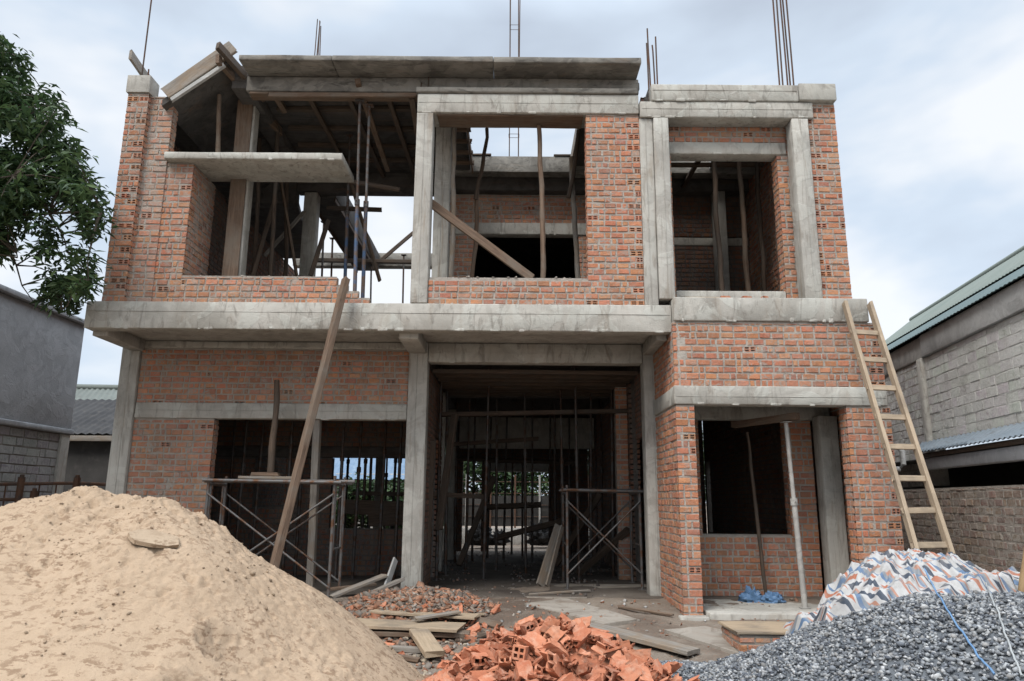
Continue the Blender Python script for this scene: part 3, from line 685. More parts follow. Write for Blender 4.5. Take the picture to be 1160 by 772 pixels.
# mortar lumps on ledges
def lumps(n, x0, x1, y0, y1, z, smin, smax, mat, name):
    mb = MB()
    for _ in range(n):
        p = Vector((random.uniform(x0, x1), random.uniform(y0, y1), z)); s_ = random.uniform(smin, smax); vs = []
        for a in range(6):
            t = a*PI/3; vs.append(p+Vector((math.cos(t)*s_*random.uniform(.6, 1.3), math.sin(t)*s_*random.uniform(.5, 1.), 0)))
        for a in range(6): vs.append(vs[a].lerp(p, random.uniform(.2, .6))+Vector((0, 0, s_*random.uniform(.3, .8))))
        mb.add(vs, [(a, (a+1) % 6, 6+(a+1) % 6, 6+a) for a in range(6)]+[tuple(range(6, 12))])
    return obj(name, mb, M[mat], H)
for b in ((60, -5.7, 2.1, 9.72, 9.78, 3.903), (30, 2.2, 4.7, 9.6, 9.75, 3.984), (30, -4.5, -2.5, 9.8, 9.88, 4.297), (30, -1.1, 1., 9.75, 9.9, 4.297)):
    lumps(*b, .008, .026, 'mortar', 'mortar_crumbs')
# ================================================================== GROUND
def gz(x, y):
    b = -.28+.268*sstep(7.2, 10.75, y)
    if y > 20.3: b = -.05
    if abs(x) < 14 and y < 24: b += nz(x*.9, y*.9, 3., 4)*.022+nz(x*3.1, y*3.1, 8., 3)*.012*(1 if y < 10.6 else .3)
    return b
def axis_pts(a, b, fine, step, far):
    p = list(np.arange(a, b+step*.5, step)); lo = a; hi = b; L = []; Hh = []; s_ = step*4
    while lo > -far: lo -= s_; L.append(lo); s_ *= 1.6
    s_ = step*4
    while hi < far: hi += s_; Hh.append(hi); s_ *= 1.6
    return np.array(L[::-1]+p+Hh)
gx = axis_pts(-4, 6, 0, .06, 400); gy = axis_pts(4.5, 11., 0, .06, 500)
XX, YY = np.meshgrid(gx, gy, indexing='ij'); ZZ = np.array([[gz(float(x), float(y)) for y in gy] for x in gx])
def grid_faces(nx, ny):
    i = np.arange(nx-1)[:, None]; j = np.arange(ny-1)[None, :]
    q = np.stack([i*ny+j, (i+1)*ny+j, (i+1)*ny+j+1, i*ny+j+1], -1); return q.reshape(-1, 4)
me = np_mesh('ground', np.stack([XX, YY, ZZ], -1).reshape(-1, 3), grid_faces(len(gx), len(gy)), [M['dirt']]); me.shade_smooth()
tag(obj('ground', me, None, None, local=True) if False else bpy.data.objects.new('ground', me), None, None, None, 'structure'); COL.objects.link(bpy.data.objects['ground'])

def stones(n, xr, yr, hf, smin, smax, pal, keepf, sink=.25, jit=.28, flat=(.55, .85)):
    base = np.array([(0, .526, .851), (0, -.526, .851), (0, .526, -.851), (0, -.526, -.851), (.526, .851, 0), (-.526, .851, 0), (.526, -.851, 0), (-.526, -.851, 0), (.851, 0, .526), (-.851, 0, .526), (.851, 0, -.526), (-.851, 0, -.526)])
    F = []
    dm = ((base[:, None]-base[None])**2).sum(-1)
    nb = dm < 1.2
    for i in range(12):
        for j in range(i+1, 12):
            for k_ in range(j+1, 12):
                if nb[i, j] and nb[j, k_] and nb[i, k_]: F.append((i, j, k_))
    for q in range(len(F)):
        i, j, k_ = F[q]
        if np.dot(np.cross(base[j]-base[i], base[k_]-base[i]), base[i]) < 0: F[q] = (i, k_, j)
    F = np.array(F); V = []; FF = []; CC = []; c0 = 0
    for _ in range(n):
        x = rng.uniform(*xr); y = rng.uniform(*yr); h = hf(x, y)
        if not keepf(x, y, h): continue
        s_ = rng.uniform(smin, smax)*(1.5 if rng.random() < .06 else 1); sc = s_*np.array([rng.uniform(.8, 1.4), rng.uniform(.75, 1.), rng.uniform(*flat)])
        v = base*(1+rng.uniform(-jit, jit, (12, 1)))*sc
        a, b, c = rng.uniform(0, 6.28), rng.normal(0, .5), rng.normal(0, .5)
        Rz = np.array([[math.cos(a), -math.sin(a), 0], [math.sin(a), math.cos(a), 0], [0, 0, 1]]); Rx = np.array([[1, 0, 0], [0, math.cos(b), -math.sin(b)], [0, math.sin(b), math.cos(b)]]); Ry = np.array([[math.cos(c), 0, math.sin(c)], [0, 1, 0], [-math.sin(c), 0, math.cos(c)]])
        v = v@(Rz@Rx@Ry).T+np.array([x, y, h+sc[2]*sink+rng.uniform(-.01, .012)])
        V.append(v); FF.append(F+c0); c0 += 12
        cl = np.array(pal[rng.integers(len(pal))])*rng.uniform(.6, 1.15); CC.append(np.tile(cl, (len(F), 1)))
    return np.concatenate(V), np.concatenate(FF), np.concatenate(CC)
# ================================================================== SAND HEAP
def seg_d(x, y, a, b):
    ax, ay = a; bx, by = b; t = max(0, min(1, ((x-ax)*(bx-ax)+(y-ay)*(by-ay))/((bx-ax)**2+(by-ay)**2)))
    return math.hypot(x-ax-t*(bx-ax), y-ay-t*(by-ay)), t
PITS = [(on(213, 690, .62), .26, .07), (on(185, 700, .6), .16, .06), (on(250, 680, .6), .13, .04), (on(160, 705, .6), .15, .03), (on(225, 665, .75), .2, .035)]
def sand_base(x, y):
    d, t = seg_d(x, y, (-4.25, 6.75), (-3.05, 6.5))
    top = 1.37-.08*t+.07*math.exp(-((t-.45)/.17)**2)-.14*(1-t)**2*.6
    w = nz(x*.5, y*.5, 2., 3)*.10
    return top-.74*(math.sqrt(d*d+.05)-.22)+w*min(1., d)
def sand_h(x, y):
    h = sand_base(x, y)
    up = sstep(.3, 1.25, h)
    h += .022*nz(x*1.5, y*1.5, 1.5, 4)
    m = sstep(-.05, .35, nz(x*.9+4, y*1.3, 6., 3)+.45*up)      # churned parts between smooth slides
    r = 1-abs(nz(x*4.2+9, y*5.2, 4., 4)); h += .022*(r-.7)*m*(.35+.65*up)+.030*nz(x*6.5, y*8, 11., 5)*sstep(.75, 1.3, h)+.012*nz(x*13, y*15, 3., 3)*m
    cl = max(0., nz(x*7, y*8.5, 7., 4)-.16); h += .035*cl*m*(.4+.6*up)
    ho = max(0., nz(x*9+31, y*12, 17., 3)-.24); h -= .12*ho*m*(.45+.55*up)
    h += .0035*nz(x*42, y*42, 2., 2)
    for p, rr, dp in PITS:
        q = math.hypot((x-p.x)*1.0, y-p.y)/rr+.35*nz(x*6, y*6, 3., 3)
        if q < 1.6: h += -dp*(1-sstep(.55, 1.0, q))+dp*.3*math.exp(-((q-1.12)/.18)**2)+dp*.9*nz(x*17, y*17, 5., 4)*(1-sstep(.6, 1.15, q))
    return h
sx = np.arange(-5.6, -.35, .0125); sy = np.arange(4.0, 8.6, .0135)
SZ = np.empty((len(sx), len(sy))); SC = np.ones((len(sx), len(sy)))
for i, x in enumerate(sx):
    for j, y in enumerate(sy):
        x_, y_ = float(x), float(y); h = sand_h(x_, y_); g = gz(x_, y_)-.03; SZ[i, j] = max(h, g) if h > g-.15 else g-.02
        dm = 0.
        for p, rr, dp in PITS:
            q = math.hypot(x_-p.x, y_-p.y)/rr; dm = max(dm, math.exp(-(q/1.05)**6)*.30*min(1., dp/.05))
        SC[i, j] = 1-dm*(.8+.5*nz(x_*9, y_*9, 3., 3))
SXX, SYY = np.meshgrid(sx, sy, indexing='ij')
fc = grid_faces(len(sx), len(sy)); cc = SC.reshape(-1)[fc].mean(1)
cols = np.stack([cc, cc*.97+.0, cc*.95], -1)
keep = (SZ.reshape(-1)[fc].max(1) > np.array([gz(float(a), float(b)) for a, b in zip(SXX.reshape(-1)[fc[:, 0]], SYY.reshape(-1)[fc[:, 0]])])-.028)
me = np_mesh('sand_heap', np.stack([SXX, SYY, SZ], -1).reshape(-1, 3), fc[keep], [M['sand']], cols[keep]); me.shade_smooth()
def clod_keep(x, y, h):
    return h > gz(x, y)+.01 and nz(x*1.6+2, y*2.2, 8., 4)+.25*sstep(.4, 1.3, h) > .08+.45*rng.random()-.12
cv, cf, ccl = stones(2600, (-5.5, -.4), (4.2, 7.6), sand_h, .004, .012, [(.92, .91, .90), (.80, .78, .77), (1, 1, 1), (.86, .85, .84)], clod_keep, -.05)
cv2, cf2, ccl2 = stones(70, (-5.5, -.6), (4.4, 7.4), sand_h, .015, .028, [(.92, .91, .90), (.84, .82, .81), (1, 1, .99)], clod_keep, -.25)
nv = len(me.vertices); sv = np.empty(nv*3, dtype=np.float32); me.vertices.foreach_get('co', sv); sq_ = fc[keep]; tri0 = np.concatenate([sq_[:, [0, 1, 2]], sq_[:, [0, 2, 3]]]); tc0 = np.concatenate([cols[keep]]*2)
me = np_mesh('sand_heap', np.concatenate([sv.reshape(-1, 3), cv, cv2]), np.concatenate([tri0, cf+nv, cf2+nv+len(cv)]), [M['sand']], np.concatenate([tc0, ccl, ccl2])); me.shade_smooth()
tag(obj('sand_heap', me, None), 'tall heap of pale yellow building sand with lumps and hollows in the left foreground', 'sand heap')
def ssand(x, y): return max(sand_h(x, y), gz(x, y))
# clods lying on the sand are part of the sand surface; the flat slab fragment is a thing
def chunk(name, pos, a, b, t, rz, tilt, mat, label, cat, group=None, n=11, seed=0):
    rr = random.Random(seed); mb = MB(); top = []; bot = []
    for i in range(n):
        q = 2*PI*i/n; k_ = rr.uniform(.8, 1.1); top.append(Vector((math.cos(q)*a*k_, math.sin(q)*b*k_, t+rr.uniform(-.004, .004)))); bot.append(Vector((math.cos(q)*a*k_*rr.uniform(.9, 1.05), math.sin(q)*b*k_*rr.uniform(.9, 1.05), 0)))
    mb.add(top+bot, [tuple(range(n)), tuple(range(2*n-1, n-1, -1))]+[(i, (i+1) % n, n+(i+1) % n, n+i) for i in range(n)])
    o = obj(name, mb, M[mat], None, 30, True); o.location = pos; o.rotation_euler = (tilt[0], tilt[1], rz); return tag(o, label, cat, group)
def ground_hit(px, py, hf):
    """first point of a height field that a measured sight line meets"""
    d = CF + CR*((px-580)/FPX) - CU*((py-386)/FPX); t = 4.
    while t < 14:
        p = Vector((0, 0, CAMZ))+d*t
        if p.z <= hf(p.x, p.y): return p
        t += .01
    return p
p = ground_hit(172, 616, ssand)
chunk('mortar_slab', p+Vector((0, .03, .02)), .20, .12, .03, R(25), (R(24), R(8)), 'sand', 'flat sand coloured fragment lying near the top of the sand heap', 'slab fragment', seed=3)

# ================================================================== GRAVEL HEAP
def gravel_h(x, y):
    d = max(0., math.hypot((x-4.60)*.95, (y-6.15))-1.05); h = .53-.50*(math.sqrt(d*d+.10)-.31)+.05*nz(x*1.3, y*1.3, 5., 3)
    d2 = math.hypot((x-1.55)/1.0, (y-7.15)/.45)
    h = max(h, -.23-.05*(d2-1) if d2 < 1.6 else -9)
    return h
GP = [(.20, .21, .225), (.27, .28, .29), (.33, .34, .345), (.14, .148, .16), (.42, .42, .415), (.22, .235, .255), (.29, .30, .31), (.50, .50, .49), (.16, .175, .195), (.33, .32, .305), (.38, .39, .39), (.11, .12, .14)]
V, F_, C_ = stones(52000, (.6, 7.6), (4.2, 8.4), gravel_h, .008, .0195, GP, lambda x, y, h: h > gz(x, y)-.012, .25, .42, (.5, .85))
ux = np.arange(.5, 7.8, .08); uy = np.arange(4., 8.6, .08); UX, UY = np.meshgrid(ux, uy, indexing='ij')
UZ = np.array([[max(gravel_h(float(x), float(y))-.012, gz(float(x), float(y))-.05) for y in uy] for x in ux]); uf = grid_faces(len(ux), len(uy)); n0_ = len(V)
tri = np.concatenate([uf[:, [0, 1, 2]], uf[:, [0, 2, 3]]])+n0_
V = np.concatenate([V, np.stack([UX, UY, UZ], -1).reshape(-1, 3)]); C_ = np.concatenate([C_, np.tile(np.array([.13, .14, .15]), (len(tri), 1))]); F_ = np.concatenate([F_, tri])
me = np_mesh('gravel_heap', V, F_, [M['gravel']], C_)
tag(obj('gravel_heap', me, None), 'broad heap of blue grey crushed stone in the right foreground', 'gravel heap')

# ================================================================== TARPAULIN AND ROPES
def tarp_mound(x, y):
    q = ((x-3.98)/(1.08 if x < 3.98 else 1.15))**2+((y-7.55)/.85)**2
    return -.25+1.0*max(0., 1-q)**.62 if q < 1 else -.25
def tarp_h(x, y): return max(gravel_h(x, y)+.035, tarp_mound(x, y)+.02, gz(x, y)+.02)
NU, NV = 220, 130; tv = []; uvs = []
for i in range(NU):
    u = i/(NU-1)
    for j in range(NV):
        v = j/(NV-1)
        xl = 2.80+.08*math.sin(v*5); xr = 4.70+.12*math.sin(v*7+1); x = xl+(xr-xl)*u
        yf = 6.98-.28*math.sin(PI*min(1, u*1.05))**.7+.05*math.sin(u*23)+.03*math.sin(u*51); y = yf+(8.35-yf)*v
        # folds run from the tied crown down to the left and right hems
        ang = math.atan2(y-7.75, x-4.05); rd = math.hypot(x-4.05, y-7.75)
        f = .030*math.sin(ang*17+2.5*nz(x*1.6, y*1.6, 3., 3))*min(1, rd*1.3)+.014*nz(x*3.2, y*4.5, 9., 3)+.010*(1-abs(nz(x*6, y*7, 2., 3)))
        r = 1-abs(nz(x*2.2+5, y*3.6, 4., 3)); f += .055*max(0, r-.62)
        xx = x+.03*nz(x*3, y*3, 21., 2); yy = y+.04*nz(x*3, y*3, 31., 2)
        yy_ = y; rg = 1-abs(nz(ang*2.6+3, rd*1.3, 7., 4)); f += .11*max(0, rg-.58)*min(1, rd*2)+.050*(1-abs(math.sin(rd*8.5+2.4*nz(x*1.2, y*1.5, 13., 2)+ang*.8)))**1.7-.01
        hem = min(1., v/.05, u/.03, (1-u)/.03); base_ = tarp_h(xx, yy)-.05*(1-hem); tv.append((xx, yy, base_+max(0., f+.035)*hem)); uvs.append((x*.55+v*.50, v*1.9+u*1.1))
me = np_mesh('striped_tarpaulin', np.array(tv), grid_faces(NU, NV), [M['tarp']]); me.shade_smooth()
uvl = me.uv_layers.new(name='UVMap'); li = np.empty(len(me.loops), dtype=np.int32); me.loops.foreach_get('vertex_index', li); uvl.data.foreach_set('uv', np.array(uvs, dtype=np.float32)[li].ravel())
ta = obj('striped_tarpaulin', me, None); sd = ta.modifiers.new('thickness', 'SOLIDIFY'); sd.thickness = .004
tag(ta, 'crumpled white, blue and red striped tarpaulin bunched up behind the gravel heap', 'tarpaulin')
def top_h(x, y): return max(gravel_h(x, y)+.02, tarp_h(x, y)+.07 if (2.7 < x < 5.1 and 6.85 < y < 8.3) else -9)
def rope(pix, r, mat, label):
    pts = [ground_hit(px, py, top_h) for px, py in pix]; out = []
    for a, b in zip(pts[:-1], pts[1:]):
        for i in range(8):
            q = a.lerp(b, i/8); q.z = max(q.z, top_h(q.x, q.y)+r*.6); out.append(q+Vector((random.uniform(-.004, .004), 0, random.uniform(0, .004))))
    mb = MB(); mb.tube(out, r, 7); tag(obj('rope', mb, M[mat], None, 60), label, 'rope')
rope([(1038, 634), (1052, 655), (1068, 684), (1088, 715), (1110, 748), (1130, 771)], .0075, 'rope_blue', 'blue rope running down over the tarpaulin and the gravel')
rope([(1117, 662), (1126, 685), (1137, 715), (1148, 745), (1159, 771)], .007, 'rope_pale', 'pale grey rope lying on the gravel right of the blue one')

# ================================================================== HEAP OF BROKEN BRICKS
def brick_h(x, y): 
    d = math.hypot((x-.36)*.86, (y-6.15)*.95); return .38-.66*(math.sqrt(d*d+.012)-.11)+.05*nz(x*2.5, y*2.5, 2., 3)
def broken(kind, rr):
    """piece of hollow clay brick: square section with four through holes, ends broken off"""
    W = .085; L = rr.uniform(.08, .17); us = [0, .14, .43, .57, .86, 1.]; nsl = 6
    cells = {(a, b) for a in range(5) for b in range(5)}-{(1, 1), (3, 1), (1, 3), (3, 3)}
    if kind == 1: cells = {c for c in cells if c[0] <= 2}
    if kind == 2: cells = {c for c in cells if c[1] == 0 or (c[0] in (0,) and c[1] < 4)}
    if kind == 3: cells = {c for c in cells if c[1] == 0 or (c[1] == 1 and c[0] in (2,))}
    if kind == 4: cells = {c for c in cells if c[0] >= 2 or c[1] == 0}
    vid = {}; vs = []; fs = []
    sl = [rr.uniform(-.45, .45), rr.uniform(-.45, .45), rr.uniform(-.5, .5), rr.uniform(-.5, .5)]
    def V(a, b, s_):
        if (a, b, s_) in vid: return vid[(a, b, s_)]
        y = (us[a]-.5)*W; z = (us[b]-.5)*W; x = L*(s_/nsl-.5)
        if s_ == 0 and kind != 0: x += sl[0]*y+sl[1]*z+rr.uniform(-.016, .016)
        if s_ == nsl: x += sl[2]*y+sl[3]*z+rr.uniform(-.018, .018)
        vid[(a, b, s_)] = len(vs); vs.append((x+rr.uniform(-.001, .001), y+rr.uniform(-.0018, .0018), z+rr.uniform(-.0018, .0018))); return vid[(a, b, s_)]
    for (a, b) in cells:
        for s_ in (0, nsl):
            q = (V(a, b, s_), V(a+1, b, s_), V(a+1, b+1, s_), V(a, b+1, s_)); fs += [(q[0], q[1], q[2]), (q[0], q[2], q[3])]
        for (da, db, e0, e1) in ((-1, 0, (0, 0), (0, 1)), (1, 0, (1, 0), (1, 1)), (0, -1, (0, 0), (1, 0)), (0, 1, (0, 1), (1, 1))):
            if (a+da, b+db) not in cells:
                for s_ in range(nsl): fs.append((V(a+e0[0], b+e0[1], s_), V(a+e1[0], b+e1[1], s_), V(a+e1[0], b+e1[1], s_+1), V(a+e0[0], b+e0[1], s_+1)))
    mb = MB(); mb.add(vs, fs); return mb.mesh('broken_brick', [M['broken']])
rr = random.Random(11); shapes = [broken(k_, rr) for k_ in (0, 0, 1, 1, 1, 2, 2, 2, 3, 3, 3, 4, 4, 4, 2, 3)]
bx = np.arange(-1.3, 2.1, .05); by = np.arange(4.7, 7.7, .05); BX, BY = np.meshgrid(bx, by, indexing='ij')
BZ = np.array([[max(brick_h(float(x), float(y))-.06, gz(float(x), float(y))-.05)+.02*nz(float(x)*9, float(y)*9, 1., 2) for y in by] for x in bx])
cm = MB(); rr2 = random.Random(5)
for _ in range(2600):      # small shards between the big pieces
    x = rr2.uniform(-1.2, 2.0); y = rr2.uniform(4.9, 7.5); h = brick_h(x, y)
    if h < gz(x, y)-.03+rr2.random()*.02: continue
    p = Vector((x, y, h-.015)); s_ = rr2.uniform(.015, .05); q = [p+Vector((rr2.uniform(-1, 1), rr2.uniform(-1, 1), rr2.uniform(-.6, .9)))*s_ for _ in range(4)]
    cm.add(q, [(0, 1, 2), (0, 1, 3), (1, 2, 3), (0, 2, 3)])
n_ = len(cm.v); cm.add([tuple(v_) for v_ in np.stack([BX, BY, BZ], -1).reshape(-1, 3)], [tuple(int(i) for i in f) for f in grid_faces(len(bx), len(by))])
o = obj('brick_shards', cm, M['broken']); tag(o, 'small orange clay shards filling the heap of broken bricks', 'brick shards', None, 'stuff')
cnt = 0; tries = 0; placed = []
while cnt < 290 and tries < 9000:
    tries += 1; a = rr.uniform(0, 2*PI); rad = 1.5*math.sqrt(rr.random()); x = .36+rad*math.cos(a)*1.05; y = 6.15+rad*math.sin(a)*.85
    if y > 6.9: continue
    h = brick_h(x, y)
    if h < gz(x, y)+.0: continue
    if min([(x-q[0])**2+(y-q[1])**2 for q in placed] or [9]) < .0055: continue
    placed.append((x, y)); o = bpy.data.objects.new('broken_brick', rr.choice(shapes)); COL.objects.link(o)
    o.location = (x, y, h+rr.uniform(.0, .03)); o.rotation_euler = (rr.uniform(-PI, PI), rr.uniform(-.7, .7), rr.uniform(0, 2*PI)); o.scale = [rr.choice((.7, .9, 1.05, 1.2, 1.35))]*3
    tag(o, 'broken piece of orange hollow brick in the foreground brick heap', 'broken brick', 'broken bricks in the foreground heap'); cnt += 1
# three whole hollow bricks near the top
for i, (px, py, rz, lb) in enumerate(((612, 703, .25, 'hollow brick showing its open end at the very top of the orange heap'), (590, 748, -.3, 'hollow brick with holes facing out, lower middle of the orange heap'))):
    p = ground_hit(px, py, brick_h); o = bpy.data.objects.new('hollow_brick', broken(0, random.Random(3+i))); COL.objects.link(o); o.location = p+Vector((0, 0, .05)); o.rotation_euler = (.1, .15, rz+PI*.5); o.scale = (1.15,)*3
    tag(o, lb, 'brick')

# ================================================================== RUBBLE AND BOARDS IN FRONT OF THE HOUSE
def rub_h(x, y):
    d = math.hypot((x+1.2)/1.05, (y-9.9)/.75); h = gz(x, y)+.21*max(0, 1-d*d)+.03*nz(x*3, y*3, 5., 3)*max(0, 1-d)
    return h
RP = [(.40, .19, .115), (.34, .155, .09), (.36, .31, .26), (.27, .215, .17), (.42, .25, .165), (.23, .18, .145), (.36, .20, .13)]
V, F_, C_ = stones(5200, (-2.5, 0.), (8.9, 10.8), rub_h, .010, .050, RP, lambda x, y, h: math.hypot((x+1.2)/1.05, (y-9.9)/.75) < 1, .15, .55, (.25, .6))
V2, F2, C2 = stones(1500, (-2.3, 5.), (7.2, 10.7), gz, .010, .028, RP+[(.45, .43, .40), (.5, .48, .45)], lambda x, y, h: nz(x*1.1, y*1.1, 4., 2) > .05 or rng.random() < .12, .15, .5, (.3, .7))
V3, F3, C3 = stones(700, (-1.7, .4), (7.0, 8.9), gz, .02, .05, RP+[(.48, .40, .30)], lambda x, y, h: True, .15, .55, (.25, .6))
V4, F4, C4 = stones(1400, (-1.5, 2.1), (10.8, 20), lambda x, y: 0., .008, .03, [(.2, .18, .16), (.14, .12, .11), (.26, .23, .2), (.25, .16, .12)], lambda x, y, h: nz(x*1.4, y*.8, 4., 2) > .05)
n1_ = len(V); n2_ = n1_+len(V2); n3_ = n2_+len(V3)
me = np_mesh('rubble', np.concatenate([V, V2, V3, V4]), np.concatenate([F_, F2+n1_, F3+n2_, F4+n3_]), [M['rubble']], np.concatenate([C_, C2, C3, C4]))
tag(obj('rubble', me, None), 'low mound and scatter of brick and mortar rubble before the entrance', 'rubble', None, 'stuff')
mb = MB(); qx = np.arange(-2.35, -.05, .07); qy = np.arange(9.1, 10.72, .07)
QX, QY = np.meshgrid(qx, qy, indexing='ij'); QZ = np.array([[rub_h(float(x), float(y))-.006-(.05 if math.hypot((x+1.2)/1.05, (y-9.9)/.75) > 1 else 0) for y in qy] for x in qx])
me = np_mesh('rubble_mound', np.stack([QX, QY, QZ], -1).reshape(-1, 3), grid_faces(len(qx), len(qy)), [M['dirt']]); me.shade_smooth()
o = obj('rubble_mound', me, None); tag(o, None, None, None, 'structure')

def g(px, py, dz=0.):
    p = ground_hit(px, py, gz); return p+Vector((0, 0, dz))
def board(p0, p1, w, t, mat, label, cat='board', roll=0., name='wooden_board', group=None): return plank(name, p0, p1, w, t, M[mat], roll, None, label, cat, group)
# grey boards leaning over the rubble left of the entrance column
board(at(384, 689, 9.9), at(454, 657, 10.5), .26, .04, 'wood_grey', 'broad grey weathered board slanting up to the left entrance column', roll=R(-12))
board(at(375, 676, 10.2), at(436, 652, 10.7), .16, .035, 'wood_grey', 'narrow grey board behind the broad slanting board')
board(at(372, 668, 10.6), at(425, 662, 10.9), .12, .035, 'wood_brown', 'short brown board under the slanting grey boards')
board(at(436, 668, 10.6), at(448, 634, 10.9), .10, .03, 'bag_grey', 'upright pale strip propped beside the left entrance column', roll=R(80))
# boards lying flat in front
board(g(392, 716, .10), g(522, 722, .10), .5, .035, 'wood_pale', 'wide pale sheet board lying on the rubble left of the brick heap')
board(g(405, 722, .055), g(532, 724, .05), .22, .05, 'wood_brown', 'long brown plank under the wide pale sheet board')
board(g(425, 701, .09), g(540, 708, .09), .3, .03, 'wood_pale', 'sun bleached board behind the wide pale sheet')
board(g(470, 716, .145), g(520, 708, .145), .12, .025, 'wood_grey', 'small grey offcut lying on the wide pale sheet board')
board(g(474, 727, .10), g(492, 752, .09), .20, .06, 'wood_pale', 'short thick pale block of wood beside the brick heap', 'wood block')
board(g(440, 738, .03), g(500, 742, .03), .09, .05, 'wood_grey', 'grey stick in the debris under the pale wood block', 'stick')
board(g(432, 745, .03), g(475, 752, .03), .06, .04, 'wood_brown', 'thin brown stick in the debris at the foot of the sand', 'stick')
# slabs of cement on the ground
def slab(name, pix, t, mat, label, cat, dz=.012):
    pts = [g(*q) for q in pix]; mb = MB(); n = len(pts); ring = []
    for i in range(n):
        a, b = pts[i], pts[(i+1) % n]
        for q in range(5): ring.append(a.lerp(b, q/5)+Vector((random.uniform(-.015, .015), random.uniform(-.015, .015), 0)))
    zt = max(p.z for p in pts)+dz; N = len(ring); cn = sum((Vector(p) for p in ring), Vector())/N
    top = [Vector((p.x, p.y, p.z+dz+t*random.uniform(.85, 1.05))) for p in ring]; bot = [Vector((p.x, p.y, p.z-.06)) for p in ring]; cn.z += dz+t
    mb.add(top+bot+[cn], [(i, (i+1) % N, 2*N) for i in range(N)]+[(i, (i+1) % N, N+(i+1) % N, N+i) for i in range(N)])
    return tag(obj(name, mb, M[mat], None, 30), label, cat)
slab('cement_strip', [(594, 686), (640, 680), (722, 704), (684, 710)], .015, 'cement_dusty', 'pale cement strip on the dirt before the entrance', 'cement slab')
slab('cement_strip', [(560, 662), (735, 664), (738, 674), (640, 680), (560, 676)], .01, 'cement_dusty', 'wide worn cement apron across the entrance threshold', 'cement slab')
slab('cement_strip', [(752, 716), (800, 712), (905, 738), (858, 750)], .015, 'cement_dusty', 'dusty cement strip between the gravel and the brick plinth', 'cement slab')
board(g(668, 714, .05), g(786, 745, .05), .24, .05, 'wood_grey', 'long grey plank on the ground right of the brick heap')
# low plinth of loose bricks with a sheet of plywood on top
t = thing('brick_stack', (2.95, 8.35, -.25), 'low stack of bricks in front of the bay, under a plywood sheet', 'brick stack')
mb = MB(); c8 = [(2.35, 3.75, -.27, -.03)]
lay(mb, lambda u, z, d: (u, 8.02-d, z), c8, holes=.0, H=.085, mat=0, mmat=1); lay(mb, lambda u, z, d: (2.35-d, u, z), [(8.04, 8.7, -.27, -.03)], holes=.3, H=.085)
mb.box(2.39, 3.75, 8.06, 8.7, -.3, -.034, 1); obj('bricks', mb, [M['brick'], M['mortar']], t)
plank('plywood_sheet', (2.33, 8.36, -.008), (3.7, 8.36, -.006), .72, .025, M['wood_pale'], 0, None, 'pale plywood sheet lying on the low brick stack', 'plywood sheet')
# clutter in the bay: plastic bags, cement pieces
def bag(px, py, Y, a, b, c_, mat, label, cat, seed):
    p = at(px, py, Y); me_ = MB(); n, m_ = 26, 16; vs = []; fs = []
    for i in range(m_+1):
        th = PI*i/m_
        for j in range(n):
            ph = 2*PI*j/n; r_ = .75+.75*abs(nz(math.cos(ph)*math.sin(th)*1.9+seed, math.sin(ph)*math.sin(th)*1.9, math.cos(th)*1.9, 4))+.35*nz(math.cos(ph)*math.sin(th)*3+seed, math.sin(ph)*math.sin(th)*3, math.cos(th)*3, 2)
            vs.append((a*r_*math.sin(th)*math.cos(ph), b*r_*math.sin(th)*math.sin(ph), max(-c_*.6, c_*r_*math.cos(th))+c_*.6))
    for i in range(m_):
        for j in range(n): fs.append((i*n+j, i*n+(j+1) % n, (i+1)*n+(j+1) % n, (i+1)*n+j))
    me_.add(vs, fs); o = obj('plastic_bag' if 'bag' in cat or 'sheet' in cat else 'lump', me_, M[mat], None, 22, True); o.location = p; return tag(o, label, cat)
bag(853, 688, 10.55, .15, .10, .13, 'bag_blue', 'crumpled blue plastic bag left of the thin pole in the bay', 'plastic bag', 3)
bag(876, 687, 10.5, .15, .10, .11, 'bag_blue', 'crumpled blue plastic bag right of the thin pole in the bay', 'plastic bag', 8)
chunk('cement_sheet', at(812, 690, 10.2)+Vector((0, 0, .01)), .22, .10, .03, .1, (.05, .1), 'conc', 'flat cement piece on the plinth beside the left brick pillar', 'cement piece', seed=5)
chunk('cement_sheet', at(845, 691, 10.2)+Vector((0, 0, .01)), .24, .08, .03, -.1, (.06, -.08), 'bag_grey', 'flat pale sack piece on the plinth under the blue bags', 'sack', seed=6)
# loose things on the ledge of the right opening
p = at(788, 333, 9.75); plank('loose_board', (2.36, 9.80, 4.01), (2.82, 9.80, 4.01), .12, .06, M['wood_pale'], 0, None, 'short pale block on the ledge under the upper right opening', 'wood block')
for i, (xx, lb) in enumerate(((2.93, 'half brick on the right opening ledge next to the pale block'), (3.22, 'brick lying on the middle of the upper right opening ledge'), (3.48, 'brick lying near the right end of the upper right opening ledge'))):
    o = bpy.data.objects.new('loose_brick', shapes[i]); COL.objects.link(o); o.location = (xx, 9.85, 4.03); o.rotation_euler = (0, 0, .2*i); tag(o, lb, 'brick')

